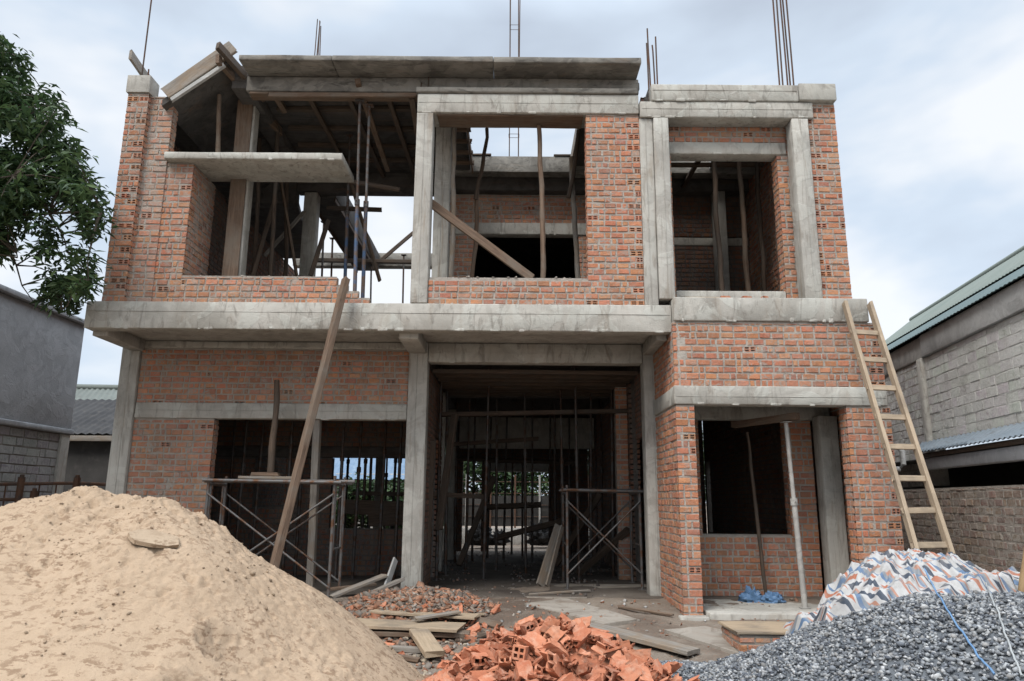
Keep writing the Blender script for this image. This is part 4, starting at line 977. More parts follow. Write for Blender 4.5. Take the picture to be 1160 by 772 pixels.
# more loose timber and brick pieces in the debris
DB = (('grey splintered board end sticking out of the rubble mound', (452, 690), (486, 684), .11, 'wood_grey'), ('thin grey lath crossing the rubble mound', (440, 682), (520, 693), .05, 'wood_grey'), ('brown lath on the right flank of the rubble mound', (500, 688), (556, 694), .05, 'wood_brown'),
      ('pale lath in front of the rubble mound', (470, 702), (548, 699), .06, 'wood_pale'), ('short brown board at the right foot of the rubble mound', (535, 704), (565, 712), .12, 'wood_brown'), ('dark wet board between the sheet board and the brick heap', (520, 730), (548, 722), .14, 'wood_dark'),
      ('grey lath lying across the cement apron', (600, 676), (668, 672), .05, 'wood_grey'), ('thin brown lath on the dirt left of the bay pillar', (700, 690), (762, 700), .04, 'wood_brown'))
for lb, a, b, w, m in DB: board(g(a[0], a[1], .10 if a[1] < 695 and a[0] < 520 else .03), g(b[0], b[1], .08 if b[1] < 695 and b[0] < 520 else .03), w, .025, m, lb, 'board', random.uniform(-.3, .3))
rr = random.Random(23)
for i in range(60):
    px, py = rr.uniform(385, 570), rr.uniform(664, 752)
    p = ground_hit(px, py, rub_h)
    if p.x < -2.4 or p.y < 7.3 or p.y > 10.7: continue
    o = bpy.data.objects.new('broken_brick', rr.choice(shapes)); COL.objects.link(o); o.location = p+Vector((0, 0, .015)); o.rotation_euler = (rr.uniform(-PI, PI), rr.uniform(-.6, .6), rr.uniform(0, 6.28)); o.scale = [rr.uniform(.6, 1.1)]*3
    tag(o, 'broken piece of hollow brick scattered among the boards and rubble', 'broken brick', 'broken bricks scattered in the rubble')
# ================================================================== LADDER, LEANING TIMBER
lt, lb_ = at(957, 344, 9.50), at(1040, 632, 8.15); rt, rb_ = at(985, 344, 9.50), at(1082, 642, 8.15)
def ext(a, b, z): return a+(b-a)*((z-a.z)/(b.z-a.z))
lb2, rb2 = ext(lt, lb_, -.26), ext(rt, rb_, -.26)
base = (lb2+rb2)/2; LD = thing('wooden_ladder', base, 'pale home made wooden ladder leaning on the right end of the upper floor', 'ladder')
plank('rail', lt+(lt-lb2)*.003, lb2, .10, .045, M['wood_ladder'], R(90), LD); plank('rail', rt, rb2, .10, .045, M['wood_ladder'], R(90), LD)
for y_ in (376, 407, 439, 472, 506, 542, 579, 618):
    def frac(a, b, yy):
        lo, hi = 0., 1.
        for _ in range(30):
            m = (lo+hi)/2; q = a.lerp(b, m)-Vector((0, 0, CAMZ)); py = 386-FPX*q.dot(CU)/q.dot(CF)
            if py < yy: lo = m
            else: hi = m
        return a.lerp(b, lo)
    a, b = frac(lt, lb2, y_), frac(rt, rb2, y_+random.uniform(-1, 3)); plank('rung', a+(a-b)*.08, b+(b-a)*.08, .065, .03, M['wood_ladder'], R(75), LD, rough_end=.02)
a, b = at(392, 316, 9.58), at(311, 640, 8.75); b = ext(a, b, -.2)
plank('leaning_timber', a, b, .10, .08, M['wood_brown'], R(20), None, 'long brown timber leaning from behind the sand heap against the upper floor edge', 'timber')

# ================================================================== SCAFFOLDS
def scaffold(x0, x1, y0, d, zb, h, label, brace=('f', 'b')):
    t = thing('scaffold', ((x0+x1)/2, y0+d/2, zb), label, 'scaffold'); T = lambda *a: obj(a[0], a[1], M[a[2]], t, 50)
    for x in (x0, x1):
        mb = MB()
        for y in (y0, y0+d): mb.tube([(x, y, zb), (x, y, zb+h+.12)], .022, 8); mb.tube([(x, y, zb), (x, y, zb+.008)], .06, 8)
        mb.tube([(x, y0, zb+h), (x, y0+d, zb+h)], .021, 8); mb.tube([(x, y0+.08, zb+h*.45), (x, y0+d-.08, zb+h*.45)], .016, 8)
        for y in (y0+.09, y0+d-.09): mb.tube([(x, y, zb+h*.45), (x, y, zb+h)], .016, 8)
        T('end_frame', mb, 'steel')
    for y in (y0-.03, y0+d+.03):
        for za, zc in ((h*.92, .22), (.22, h*.92)):
            mb = MB(); mb.tube([(x0, y+(.012 if za > zc else -.012), zb+za), (x1, y+(.012 if za > zc else -.012), zb+zc)], .014, 8); T('cross_brace', mb, 'steel')
    for y in (y0-.05, y0+d+.05):
        mb = MB(); mb.tube([(x0-.06, y, zb+h+.05), (x1+.1, y, zb+h+.03)], .022, 8); T('ledger', mb, 'steel')
    mb = MB(); mb.tube([(x0-.1, y0+.12, zb+h+.045), (x1+.25, y0+.1, zb+h+.045)], .026, 8); T('ledger', mb, 'steel')
    return t
scaffold(-4.10, -2.39, 10.22, .62, -.06, 1.55, 'tube scaffold with crossed braces standing in front of the wide left opening')
scaffold(.87, 2.0, 11.72, .95, 0., 1.42, 'tube scaffold with crossed braces standing inside the entrance by the right column')
board((-3.75, 10.42, 1.585), (-2.95, 10.44, 1.585), .2, .035, 'wood_grey', 'short board lying across the top of the left scaffold')
for x, lb in ((-3.42, 'wood packing block under the upright pole on the left scaffold'),):
    board((x-.18, 10.44, 1.63), (x+.20, 10.44, 1.63), .12, .05, 'wood_brown', lb, 'wood block')
p0, p1 = Vector((at(306, 541, 10.44).x, 10.44, 1.66)), at(314, 431, 10.50)
pole('upright_pole', p0, p1, .05, .04, M['wood_dark'], 'dark round pole standing on top of the left scaffold in front of the lintel')
p0, p1 = at(352, 655, 11.12), at(360, 470, 11.12)
plank('wooden_post', (p0.x, 11.13, 0.), (p1.x, 11.13, 2.455), .13, .10, M['wood_grey'], 0, None, 'squared grey wood post holding up the lintel of the wide left opening', 'wooden post')
# boards leaning on the entrance scaffold
for i, (px, q, lb) in enumerate(((612, 633, 'widest grey board leaning on the entrance scaffold'), (620, 637, 'thin grey board leaning on the entrance scaffold'))):
    a = on(px, 664, .01); b = at(q, 596, a.y+.45); plank('leaning_board', a, b, .16-.07*i, .03, M['wood_grey'], R(70+i*15), None, lb, 'board')
# props in the bay
a = at(912, 690, 9.95); b = at(890, 476, 9.95); a.z = -.015
prop(a, (b.x, 9.95, 2.36), 'whitish steel prop standing at the front of the bay right of the blue bags', 'plaster_white', 'plaster_white', None, .036)
board((b.x+.12, 9.84, 2.43), (b.x-.45, 10.8, 2.40), .10, .09, 'wood_brown', 'brown timber beam resting on the whitish prop under the bay ceiling', 'timber')
a = at(868, 663, 10.75); b = at(850, 520, 10.75); pole('thin_pole', (a.x, 10.75, -.02), (b.x, 10.85, 2.3), .028, .024, M['wood_dark'], 'thin dark pole standing between the two blue bags in the bay')
# ---- upper floor props
Z2 = 3.89
def up(px0, px1, Y, ztop, label, kind='wood', r=.038, mat='wood_dark', dy=0., zb=Z2, pyb=320, pyt=140):
    x0 = at(px0, pyb, Y).x; x1 = at(px1, pyt, Y+dy).x
    if kind == 'wood': return pole('wooden_pole', (x0, Y, zb), (x1, Y+dy, ztop), r, r*.85, M[mat], label, crook=.012)
    return prop((x0, Y, zb), (x1, Y+dy, ztop), label, *mat)
up(403, 408, 9.98, 7.07, 'blue footed steel prop left of the pair above the leaning timber', 'steel', mat=('steel_blue', 'steel_dark'), pyt=110)
up(412, 417, 10.15, 7.1, 'steel prop right of the pair above the leaning timber', 'steel', mat=('steel_blue', 'steel'), pyt=150)
up(248, 251, 10.1, 7.22, 'worn wooden pole standing on the thin canopy under the sloping roof edge', 'wood', .035, 'wood_brown', zb=6.1, pyb=170, pyt=80)
for i, (a_, b_, Y, zt, lb) in enumerate(((290, 296, 11.6, 7.3, 'pole under the dark ceiling just right of the front wood clad column'), (308, 315, 11.2, 7.3, 'pole in the left upper room midway below the canopy'), (327, 330, 12.4, 7.0, 'pole in the left upper room just left of the back grey column'))):
    up(a_, b_, Y, zt, lb, 'wood', .04)
for i, (a_, b_, Y, zt, lb) in enumerate(((392, 391, 11.5, 7.3, 'thin blue prop behind the pair above the leaning timber'), (367, 367, 14.5, 6.93, 'dark prop below the long roof beam, nearest the grey back column'), (378, 378, 15.5, 6.93, 'dark prop below the middle of the long roof beam'), (424, 423, 17.6, 7.08, 'dark prop against the sky just right of the long roof beam'), (459, 459, 17.4, 7.2, 'dark prop against the sky beside the middle frame column'))):
    up(a_, b_, Y, zt, lb, 'steel', mat=('steel_blue' if i == 0 else 'steel_dark', 'steel_dark'), pyt=250)
def stick(a, Ya, b, Yb, w, t, mat, label, name='timber', roll=0., cat='timber'):
    return plank(name, at(*a, Ya), at(*b, Yb), w, t, M[mat], roll, None, label, cat)
stick((420, 305), 17.3, (468, 264), 17.5, .10, .08, 'wood_dark', 'dark timber slanting up to the middle frame column against the sky')
stick((356, 295), 15.4, (472, 297), 15.4, .09, .08, 'wood_dark', 'dark timber lying level behind the left upper room', roll=0)
stick((370, 236), 12.9, (432, 238), 12.9, .07, .07, 'wood_dark', 'short dark timber under the back edge of the left ceiling')
stick((247, 52), 9.42, (300, 112), 10.3, .13, .07, 'wood_dark', 'dark timber crossing the top end of the sloping roof board', roll=R(80))
stick((246, 66), 9.52, (318, 150), 11.3, .16, .06, 'wood_brown', 'brown timber running back from the sloping roof board into the ceiling', roll=R(80))
stick((307, 100), 9.9, (322, 125), 10.6, .10, .08, 'wood_brown', 'short brown timber under the eave left of the standing props', roll=R(80))
stick((405, 92), 9.8, (439, 192), 12.2, .10, .08, 'wood_brown', 'brown timber running back under the ceiling from the top of the standing props', roll=R(80))
stick((466, 110), 9.95, (474, 160), 11.6, .10, .08, 'wood_brown', 'brown timber under the ceiling beside the middle frame column', roll=R(80))
stick((148, 62), 9.66, (176, 103), 10.5, .17, .04, 'wood_grey', 'weathered board standing up on the cap of the far left pilaster', roll=R(85))
for a_, Ya, b_, Yb, m_, lb in (((286, 312), 11.0, (312, 225), 11.6, 'wood_dark', 'thin dark timber leaning in the left upper room beside the wood clad column'), ((300, 290), 12.6, (345, 240), 12.8, 'wood_grey', 'grey lath slanting across the left upper room below the canopy'), ((336, 312), 12.0, (318, 205), 12.3, 'wood_brown', 'brown lath leaning left in the left upper room'), ((352, 312), 11.4, (372, 250), 11.8, 'wood_dark', 'short dark timber leaning right beside the grey back column'), ((430, 318), 12.0, (397, 205), 12.4, 'wood_brown', 'thin brown lath leaning left behind the pair of steel props'), ((392, 205), 11.0, (452, 215), 11.0, 'wood_dark', 'thin dark ledger tied to the props under the left ceiling')):
    stick(a_, Ya, b_, Yb, .07, .04, m_, lb, roll=R(60))
# middle room
up(617, 611, 10.0, 6.71, 'darkest wooden pole standing in the middle of the central upper opening', 'wood', .04, 'wood_brown')
up(513, 514, 10.6, 7.35, 'grey wooden pole beside the left column inside the central upper opening', 'wood', .04, 'wood_grey')
pole('wooden_pole', (at(533, 262, 11.4).x, 11.4, 3.9), at(541, 217, 11.4), .036, .034, M['wood_brown'], 'lower piece of the spliced pole left of centre in the central upper opening', crook=.03)
pole('wooden_pole', at(539, 226, 11.34), at(551, 146, 11.2), .034, .03, M['wood_dark'], 'upper piece of the spliced pole left of centre in the central upper opening', crook=.03)
up(658, 647, 11.1, 6.75, 'crooked wooden pole at the right side of the central upper opening', 'wood', .045, 'wood_grey', pyt=205)
pole('wooden_pole', at(646, 225, 11.0), at(655, 148, 10.9), .035, .03, M['wood_dark'], 'short dark pole tied to the head of the crooked pole at right', crook=.02)
stick((486, 229), 9.98, (603, 316), 10.05, .12, .05, 'wood_brown', 'brown board slanting down across the central upper opening', 'diagonal_board', R(88), 'board')
# right room
up(818, 808, 11.0, 7.1, 'dark pole left of centre inside the upper right opening', 'wood', .045, 'wood_dark', pyt=200)
up(848, 838, 11.4, 7.0, 'pale brown pole right of centre inside the upper right opening', 'wood', .045, 'wood_brown', pyt=200)
up(866, 858, 11.8, 7.0, 'dark pole near the right wall inside the upper right opening', 'wood', .045, 'wood_dark', pyt=200)
up(886, 876, 10.35, 7.1, 'dark pole close behind the right jamb of the upper right opening', 'wood', .04, 'wood_dark', pyt=200)
# ---- props in the dark ground floor
for i, (a_, Ya, b_, Yb, lb) in enumerate((((497, 600), 12.2, (515, 470), 12.6, 'dark timber leaning along the left wall of the passage, nearest the entrance'), ((520, 640), 14.5, (560, 540), 15.2, 'dark timber leaning across the left half of the passage'), ((560, 610), 15.5, (640, 590), 15.6, 'low dark timber across the middle of the passage floor'),
      ((630, 640), 15.0, (680, 560), 14.2, 'dark timber leaning behind the entrance scaffold'), ((655, 650), 13.6, (712, 600), 13.0, 'dark timber sloping up to the right wall of the passage'), ((500, 470), 13.0, (720, 466), 13.1, 'dark joist under the passage ceiling, nearest the entrance'), ((515, 520), 17.2, (650, 524), 17.2, 'dark ledger timber level with the top of the passage end opening'), ((545, 575), 16.0, (612, 572), 16.0, 'dark ledger timber below the middle of the passage end opening'), ((690, 640), 14.8, (700, 500), 14.8, 'dark upright board behind the right part of the entrance scaffold'), ((482, 640), 12.0, (489, 500), 12.0, 'dark upright board against the left wall of the passage'))):
    p_, q_ = at(*a_, Ya), at(*b_, Yb); plank('timber', p_, q_, .11, .07, M['wood_dark'], R(35*i), None, lb, 'timber')
for i in range(7): plank('formwork_joist', (-1.25, 11.6+i*.42, 3.30), (2.0, 11.6+i*.42+random.uniform(-.1, .1), 3.30), .08, .06, M['wood_dark'], 0, H)
for i in range(6): plank('formwork_joist', (-5.5, 11.5+i*.35, 3.58), (-1.6, 11.5+i*.35+random.uniform(-.1, .1), 3.58), .08, .06, M['wood_dark'], 0, H)
for (a_, b_, w_, lb) in (((388, 574), (462, 577), .26, 'wide dark board standing across the back opening of the left room'), ((418, 590), (462, 588), .22, 'second dark board low in the back opening of the left room')):
    plank('dark_board', at(*a_, 13.9), at(*b_, 13.9), w_, .03, M['wood_dark'], R(90), None, lb, 'board')
GPN = 'steel prop in the dark passage behind the entrance'; gi = 0
for px, Y in ((507, 13.6), (517, 16.2), (529, 14.6), (549, 13.0), (553, 17.8), (580, 19.0), (603, 16.6), (622, 17.5), (638, 13.4), (668, 14.1), (681, 16.5), (693, 13.6), (497, 12.7), (512, 18.5), (536, 16.8), (563, 14.6), (571, 17.2), (592, 18.4), (596, 14.0), (629, 15.8), (646, 17.6), (655, 12.9), (675, 18.0), (704, 15.0)):
    x = at(px, 560, Y).x; prop((x, Y, .0), (x+random.uniform(-.06, .06), Y, 3.62 if not (14.1 < Y < 14.5 or 16.9 < Y < 17.3) else 3.2), GPN, group='props in the dark passage')
for px, Y in ((385, 12.4), (419, 14.6), (432, 12.9), (445, 15.2), (272, 12.6), (262, 13.2), (290, 12.9), (326, 12.5), (340, 13.1), (404, 12.9), (412, 14.2), (450, 12.7), (392, 16.0), (437, 17.0)):
    x = at(px, 560, Y).x; prop((x, Y, .0), (x+random.uniform(-.06, .06), Y, 3.62), 'steel prop in the dark room behind the wide left opening', group='props in the dark left room')
stick((489, 560), 13.2, (548, 563), 13.3, .09, .08, 'wood_dark', 'dark level timber across the left side of the passage')
stick((492, 505), 14.9, (610, 497), 15.0, .09, .08, 'wood_dark', 'dark level timber high across the passage')
stick((400, 559), 14.4, (462, 560), 14.4, .09, .08, 'wood_dark', 'dark level timber across the back openings of the left room')
for i, (px, Y, s_) in enumerate(((612, 19.2, .35), (630, 18.6, .42), (544, 18.8, .36), (566, 18.9, .25))):
    p = on(px, 618, .0); bag(px, 618, p.y-.6, s_, s_*.7, s_, 'cloth_dark', ('dark rounded sack in the passage just left of the scaffold boards', 'dark sack in the passage nearest the scaffold boards', 'dark sack at the left side of the passage end', 'small dark sack near the middle of the passage end')[i], 'sack', i*4)

# ================================================================== NEIGHBOURS
LV = 'mortar_pale'
nb = thing('grey_building', (-9.5, 10, -.2), 'grey plastered windowless building at the left, rough blocks on its lower wall', 'building')
obj('plastered_wall', MB().cbox(-14, -8.80, 2., 14.85, 2.62, 4.74, seg=.6, j=.002), M['plaster_grey'], nb, 40)
obj('ledge', MB().cbox(-14, -8.74, 2., 14.88, 2.52, 2.615, seg=.6, j=.003), M['plaster_grey'], nb, 40)
obj('roof_edge', MB().cbox(-14.1, -8.70, 1.9, 14.95, 4.745, 4.84, seg=.6, j=.004), M['plaster_grey'], nb, 40)
GB = [(.34, .34, .33), (.37, .365, .355), (.31, .31, .305)]
wall(nb, 'y', [(8., 14.55, -.2, 2.515)], -8.84, -9.1, H=.16, Lb=.38, header=.05, holes=0., pal=GB, mats=('block_grey', 'mortar_old'), name='block_wall')
obj('corner_pier', MB().cbox(-9.1, -8.79, 14.56, 14.84, -.2, 2.515, seg=.5), M['conc_v'], nb, 40)
def roof_sheet(name, a, b, c, d, mat, parent=None, pitch=.076, amp=.012, th=0., along='ab'):
    """corrugated sheet: a-b is the eave, d-c the ridge; ribs run up the slope"""
    a, b, c, d = map(Vector, (a, b, c, d)); L = (b-a).length; n = max(8, int(L/pitch*4)); nrm = (b-a).cross(d-a).normalized(); g_ = []; m_ = 3
    if nrm.z < 0: nrm = -nrm
    for i in range(n+1):
        q = i/n; h = amp*math.sin(q*L/pitch*2*PI)
        for j in range(m_+1): g_.append(a.lerp(b, q).lerp(d.lerp(c, q), j/m_)+nrm*h)
    fs = [(i*(m_+1)+j, (i+1)*(m_+1)+j, (i+1)*(m_+1)+j+1, i*(m_+1)+j+1) for i in range(n) for j in range(m_)]
    mb = MB(); N = len(g_); lo = [p-nrm*.012 for p in g_]; mb.add(g_+lo, fs+[tuple(N+x for x in reversed(f)) for f in fs]+[(i*(m_+1), (i+1)*(m_+1), N+(i+1)*(m_+1), N+i*(m_+1)) for i in range(n)])
    return obj(name, mb, M[mat], parent, 60)
# shed and house behind it at the left
sh = thing('dark_shed', (-9.5, 18, -.1), 'low dark shed with a black sloping roof between the grey building and the brick house', 'shed')
obj('wall', MB().cbox(-12.5, -7.2, 18.2, 21, -.2, 2.85, seg=.8), M['dark_board'], sh, 40)
roof_sheet('roof', (-12.8, 17.9, 2.80), (-7.0, 17.9, 2.80), (-7.0, 20.4, 3.95), (-12.8, 20.4, 3.95), 'roof_dark', sh, .2, .02)
obj('fascia', MB().cbox(-12.8, -7.0, 17.92, 17.97, 2.62, 2.76, seg=.8), M['wood_grey'], sh, 40)
mh = thing('mossy_house', (-12.3, 23, -.1), 'house with a mossy green roof showing behind the dark shed', 'house')
obj('wall', MB().cbox(-16, -9.6, 23.2, 28, -.2, 3.7, seg=1.), M['plaster_white'], mh, 40)
roof_sheet('roof', (-16.3, 22.9, 3.6), (-9.3, 22.9, 3.6), (-11.2, 25.3, 4.95), (-16.3, 25.3, 5.0), 'roof_grey_moss', mh, .25, .025)
mb = MB(); mb.tube([(-16.3, 25.3, 5.03), (-11.2, 25.3, 4.98), (-9.3, 22.9, 3.66)], .1, 8); obj('ridge', mb, M['roof_grey_moss'], mh, 50)
# rusty fence at the left
fe = thing('rusty_fence', (-7.3, 12.5, -.1), 'low rusty iron fence between the grey building and the left corner of the house', 'fence')
for x, hh in ((-8.14, 1.62), (-7.9, 1.4), (-7.22, 1.62), (-6.1, 1.6)):
    mb = MB(); mb.tube([(x, 12.5, -.15), (x+.02, 12.5, hh)], .055, 8); mb.tube([(x+.02, 12.5, hh), (x+.02, 12.5, hh+.04)], .035, 8); obj('fence_post', mb, M['rusty'], fe, 40)
for zz in (1.50, 1.25, .7):
    mb = MB(); mb.tube([(-8.5, 12.52, zz), (-7.2, 12.52, zz+.03), (-5.95, 12.52, zz-.02)], .028, 8); obj('fence_rail', mb, M['rusty'], fe, 40)
for i in range(9):
    x = -8.4+i*.28; mb = MB(); mb.tube([(x, 12.55, -.1), (x, 12.55, 1.5)], .012, 6); obj('fence_bar', mb, M['rusty'], fe)
# right: boundary wall and the green roofed building, both turned 8 degrees
AN = R(-8.3); ROT = Matrix.Rotation(AN, 4, 'Z'); ORG = Vector((6.3, 10.2, -.25))
def turned(o):
    """turn a thing built square to the axes about its own base point"""
    from mathutils import Quaternion
    o.rotation_mode = 'QUATERNION'; o.rotation_quaternion = Quaternion((0, 0, 1), AN); return o
OB = [(.32, .20, .145), (.28, .18, .135), (.34, .22, .16), (.26, .185, .145), (.31, .22, .17)]
bw = thing('boundary_wall', ORG, 'weathered brown brick boundary wall with a flat top at the right edge', 'wall')
wall(bw, 'y', [(ORG.y-5.5, ORG.y+9.5, -.3, 1.53)], ORG.x, ORG.x+.12, H=.105, Lb=.21, joint=.024, proud=-.001, pal=OB, header=.2, holes=.0, mats=('brick_smear', 'mortar'), name='brick_face'); turned(bw)
gb = thing('green_roofed_building', ORG, 'long pale block building with a green metal roof behind the boundary wall at right', 'building')
X0, Y0 = ORG.x, ORG.y; WB = 0; WP = [(.66, .64, .59), (.68, .66, .61), (.63, .61, .56), (.67, .65, .60)]
wall(gb, 'y', [(Y0-4., Y0+2.66, 2.36, 3.79)], X0+.55, X0+.75, H=.15, Lb=.33, joint=.012, header=.15, holes=0., proud=-.003, pal=WP, mats=('block', 'lime'), name='block_wall')
wall(gb, 'y', [(Y0+2.86, Y0+9.5, 1.6, 3.79)], X0+.56, X0+.75, H=.15, Lb=.33, joint=.012, header=.15, holes=0., proud=-.003, pal=[(.36, .345, .32), (.41, .39, .36), (.30, .285, .265)], mats=('block', 'mortar'), name='block_wall')
obj('pilaster', MB().cbox(X0+.49, X0+.75, Y0+2.665, Y0+2.855, 1.6, 3.8, seg=.4), M['conc'], gb, 40)
obj('eave_band', MB().cbox(X0+.50, X0+.8, Y0-4., Y0+2.62, 3.80, 4.19, seg=.7, j=.002), M['plaster_pale'], gb, 40)
obj('eave_band', MB().cbox(X0+.53, X0+.8, Y0+2.63, Y0+9.5, 3.80, 4.185, seg=.7, j=.002), M['plaster_white'], gb, 40)
obj('inner_wall', MB().cbox(X0+1.6, X0+1.8, Y0-4., Y0+9.5, -.3, 2.3, seg=.8), M['dark_board'], gb, 40)
obj('lintel', MB().cbox(X0+.03, X0+.16, Y0-3.2, Y0+1.9, 1.82, 2.0, seg=.6), M['plaster_grey'], gb, 40)
obj('awning_rail', MB().cbox(X0+.0, X0+.05, Y0-3.2, Y0+1.8, 2.01, 2.08, seg=.6), M['wood_dark'], gb, 40)
obj('attic_floor', MB().cbox(X0+.81, X0+6., Y0-4., Y0+9.6, 4.0, 4.18, seg=.9), M['dark_board'], gb, 40)
obj('ceiling', MB().cbox(X0+.17, X0+1.59, Y0-3.2, Y0+9., 2.005, 2.03, seg=.8), M['dark_board'], gb, 40)
roof_sheet('awning', (X0-.06, Y0-3.3, 2.10), (X0-.06, Y0+1.85, 2.10), (X0+.53, Y0+3.1, 2.36), (X0+.53, Y0-3.3, 2.36), 'awning', gb, .13, .013)
def plane_hit(px, py, c):
    n = Vector((math.cos(AN), math.sin(AN), 0)); d = CF+CR*((px-580)/FPX)-CU*((py-386)/FPX); o = Vector((0, 0, CAMZ)); t = (c-(o-ORG).dot(n))/d.dot(n); return (o+d*t).z
z1, z2 = plane_hit(1160, 302, 1.7), plane_hit(1160, 283, 3.1)
roof_sheet('roof', (X0+.42, Y0-4.2, 4.19), (X0+.42, Y0+9.7, 4.19), (X0+1.7, Y0+9.7, z1), (X0+1.7, Y0-4.2, z1), 'roof_green', gb, .12, .006)
roof_sheet('roof', (X0+1.66, Y0-4.2, z1+.02), (X0+1.66, Y0+9.7, z1+.02), (X0+3.1, Y0+9.7, z2), (X0+3.1, Y0-4.2, z2), 'roof_moss', gb, .12, .006)
roof_sheet('roof', (X0+6.0, Y0-4.2, 4.2), (X0+6.0, Y0+9.7, 4.2), (X0+3.1, Y0+9.7, z2+.005), (X0+3.1, Y0-4.2, z2+.005), 'roof_green', gb, .2, .02)
mb = MB()
for yy in (Y0-4.15, Y0+9.6): mb.add([(X0+.5, yy, 4.0), (X0+1.7, yy, z1-.03), (X0+3.1, yy, z2-.03), (X0+5.9, yy, 4.15), (X0+5.9, yy, 3.6), (X0+.5, yy, 3.6)], [(0, 1, 2, 3, 4, 5)])
obj('gable', mb, M['plaster_white'], gb)
mb = MB(); mb.tube([(X0+3.1, Y0-4.2, z2+.0), (X0+3.1, Y0+9.7, z2+.0)], .07, 8); obj('ridge', mb, M['roof_moss'], gb, 50)
turned(gb)
# pipe bend on the house flank seen between the ladder rails
a = at(1018, 516, 9.9); mb = MB(); mb.tube([(4.96, 9.95, a.z+.12), (5.14, 9.93, a.z+.12), (5.20, 9.92, a.z+.05), (5.20, 9.92, a.z-.12), (5.14, 9.92, a.z-.18), (4.96, 9.95, a.z-.18)], .035, 8)
obj('pipe_bend', mb, M['plaster_pale'], H, 50)
# bamboo pole at the right edge
pole('bamboo_pole', (at(1142, 690, 7.0).x, 7.0, .0), at(1165, 620, 6.9)+Vector((.12, 0, .35)), .045, .042, M['bamboo'], 'yellow brown bamboo pole sticking up at the right edge behind the gravel', 'bamboo pole')
plank('wooden_board', (4.75, 7.6, .42), (6.6, 7.3, .40), .18, .06, M['wood_pale'], R(30), None, 'pale board lying behind the gravel at the right edge', 'board')
plank('wooden_board', (4.5, 9.0, .18), (6.1, 8.8, .28), .16, .05, M['wood_grey'], R(10), None, 'grey board leaning low against the boundary wall behind the tarpaulin', 'board')

# ================================================================== BEHIND THE HOUSE
bs = thing('blue_roofed_shed', (-4.9, 25, -.1), 'shed with a light blue metal roof seen through the left room', 'shed')
obj('wall', MB().cbox(-8.5, -2.6, 25.4, 28, -.2, 2.15, seg=.8), M['plaster_white'], bs, 40)
roof_sheet('roof', (-8.8, 25.0, 1.95), (-2.3, 25.0, 1.95), (-2.3, 27.2, 2.95), (-8.8, 27.2, 2.95), 'roof_blue', bs, .2, .02)
obj('window', MB().cbox(-5.6, -4.8, 25.36, 25.39, .8, 1.6), M['dark_board'], bs)
lw = thing('low_wall', (.6, 24, -.1), 'low whitish wall behind the house seen through the passage', 'wall')
obj('wall_face', MB().cbox(-2.4, 3.4, 24.0, 24.2, -.2, .45, seg=.6), M['plaster_white'], lw, 40)
bf = thing('back_fence', (.6, 24.1, .9), 'dark wire fence standing on the low whitish wall behind the house', 'fence')
for i in range(8):
    x = -2.2+i*.78; mb = MB(); mb.tube([(x, 24.1, .45), (x, 24.1, 2.1)], .03, 7); obj('fence_post', mb, M['plaster_white' if i % 3 == 1 else 'rusty'], bf, 40)
obj('panel', MB().cbox(-2.3, 3.4, 24.16, 24.19, .5, 1.45, seg=.8), M['dark_board'], bf, 40)
for i in range(4):
    mb = MB(); mb.tube([(-2.3, 24.13, .8+.36*i), (3.4, 24.13, .8+.36*i)], .012, 6); obj('fence_wire', mb, M['rusty'], bf)

# ================================================================== TREES
def leaves_mesh(name, centres, per, spread, size, pal, flat=.6, droop=.35, width=.36):
    n = len(centres)*per; c = np.repeat(np.array(centres), per, axis=0); off = rng.normal(0, 1, (n, 3))*np.array([spread, spread, spread*flat]); p = c+off
    az = rng.uniform(0, 2*PI, n); el = rng.normal(-droop, .45, n)
    d = np.stack([np.cos(az)*np.cos(el), np.sin(az)*np.cos(el), np.sin(el)], -1); up_ = rng.normal(0, .45, (n, 3))+np.array([0, 0, 1.]); s_ = np.cross(d, up_); s_ /= np.linalg.norm(s_, axis=1, keepdims=True)+1e-6
    nrm = np.cross(s_, d); L = (size*rng.uniform(.65, 1.3, n))[:, None]
    V = np.stack([p, p+d*L*.45+s_*L*width*.5+nrm*L*.05, p+d*L-nrm*L*.10, p+d*L*.45-s_*L*width*.5+nrm*L*.05], 1).reshape(-1, 3)
    F_ = np.arange(n*4).reshape(-1, 4); pa = np.array(pal); cc = pa[rng.integers(len(pa), size=n)]*rng.uniform(.7, 1.3, (n, 1))
    ck = np.repeat(rng.uniform(.75, 1.2, len(centres)), per)[:, None]
    tr = np.concatenate([F_[:, [0, 1, 2]], F_[:, [0, 2, 3]]]); return np_mesh(name, V, tr, [M['leaf']], np.concatenate([cc*ck]*2))
LP = [(.045, .085, .034), (.060, .105, .040), (.040, .070, .032), (.080, .130, .050), (.052, .088, .042), (.10, .15, .06)]
T1 = thing('leafy_tree', (-9.3, 9.6, -.1), 'leafy dark green tree hanging over the grey building at the left edge', 'tree')
poly = [(-60, 20), (10, 50), (28, 62), (22, 92), (55, 108), (76, 150), (90, 185), (106, 215), (121, 240), (108, 262), (97, 285), (110, 310), (97, 330), (88, 348), (62, 362), (44, 352), (30, 318), (14, 300), (-10, 296), (-60, 300)]
def inside(x, y):
    c = False; j = len(poly)-1
    for i in range(len(poly)):
        if (poly[i][1] > y) != (poly[j][1] > y) and x < (poly[j][0]-poly[i][0])*(y-poly[i][1])/(poly[j][1]-poly[i][1])+poly[i][0]: c = not c
        j = i
    return c
mbt = MB(); mbt.tube([(-9.3, 9.6, -.2), (-9.25, 9.6, 1.5), (-9.35, 9.55, 3.2), (-9.2, 9.6, 4.6), (-9.3, 9.6, 6.4)], [.24, .2, .17, .13, .05], 10)
cen = []; limbs = []
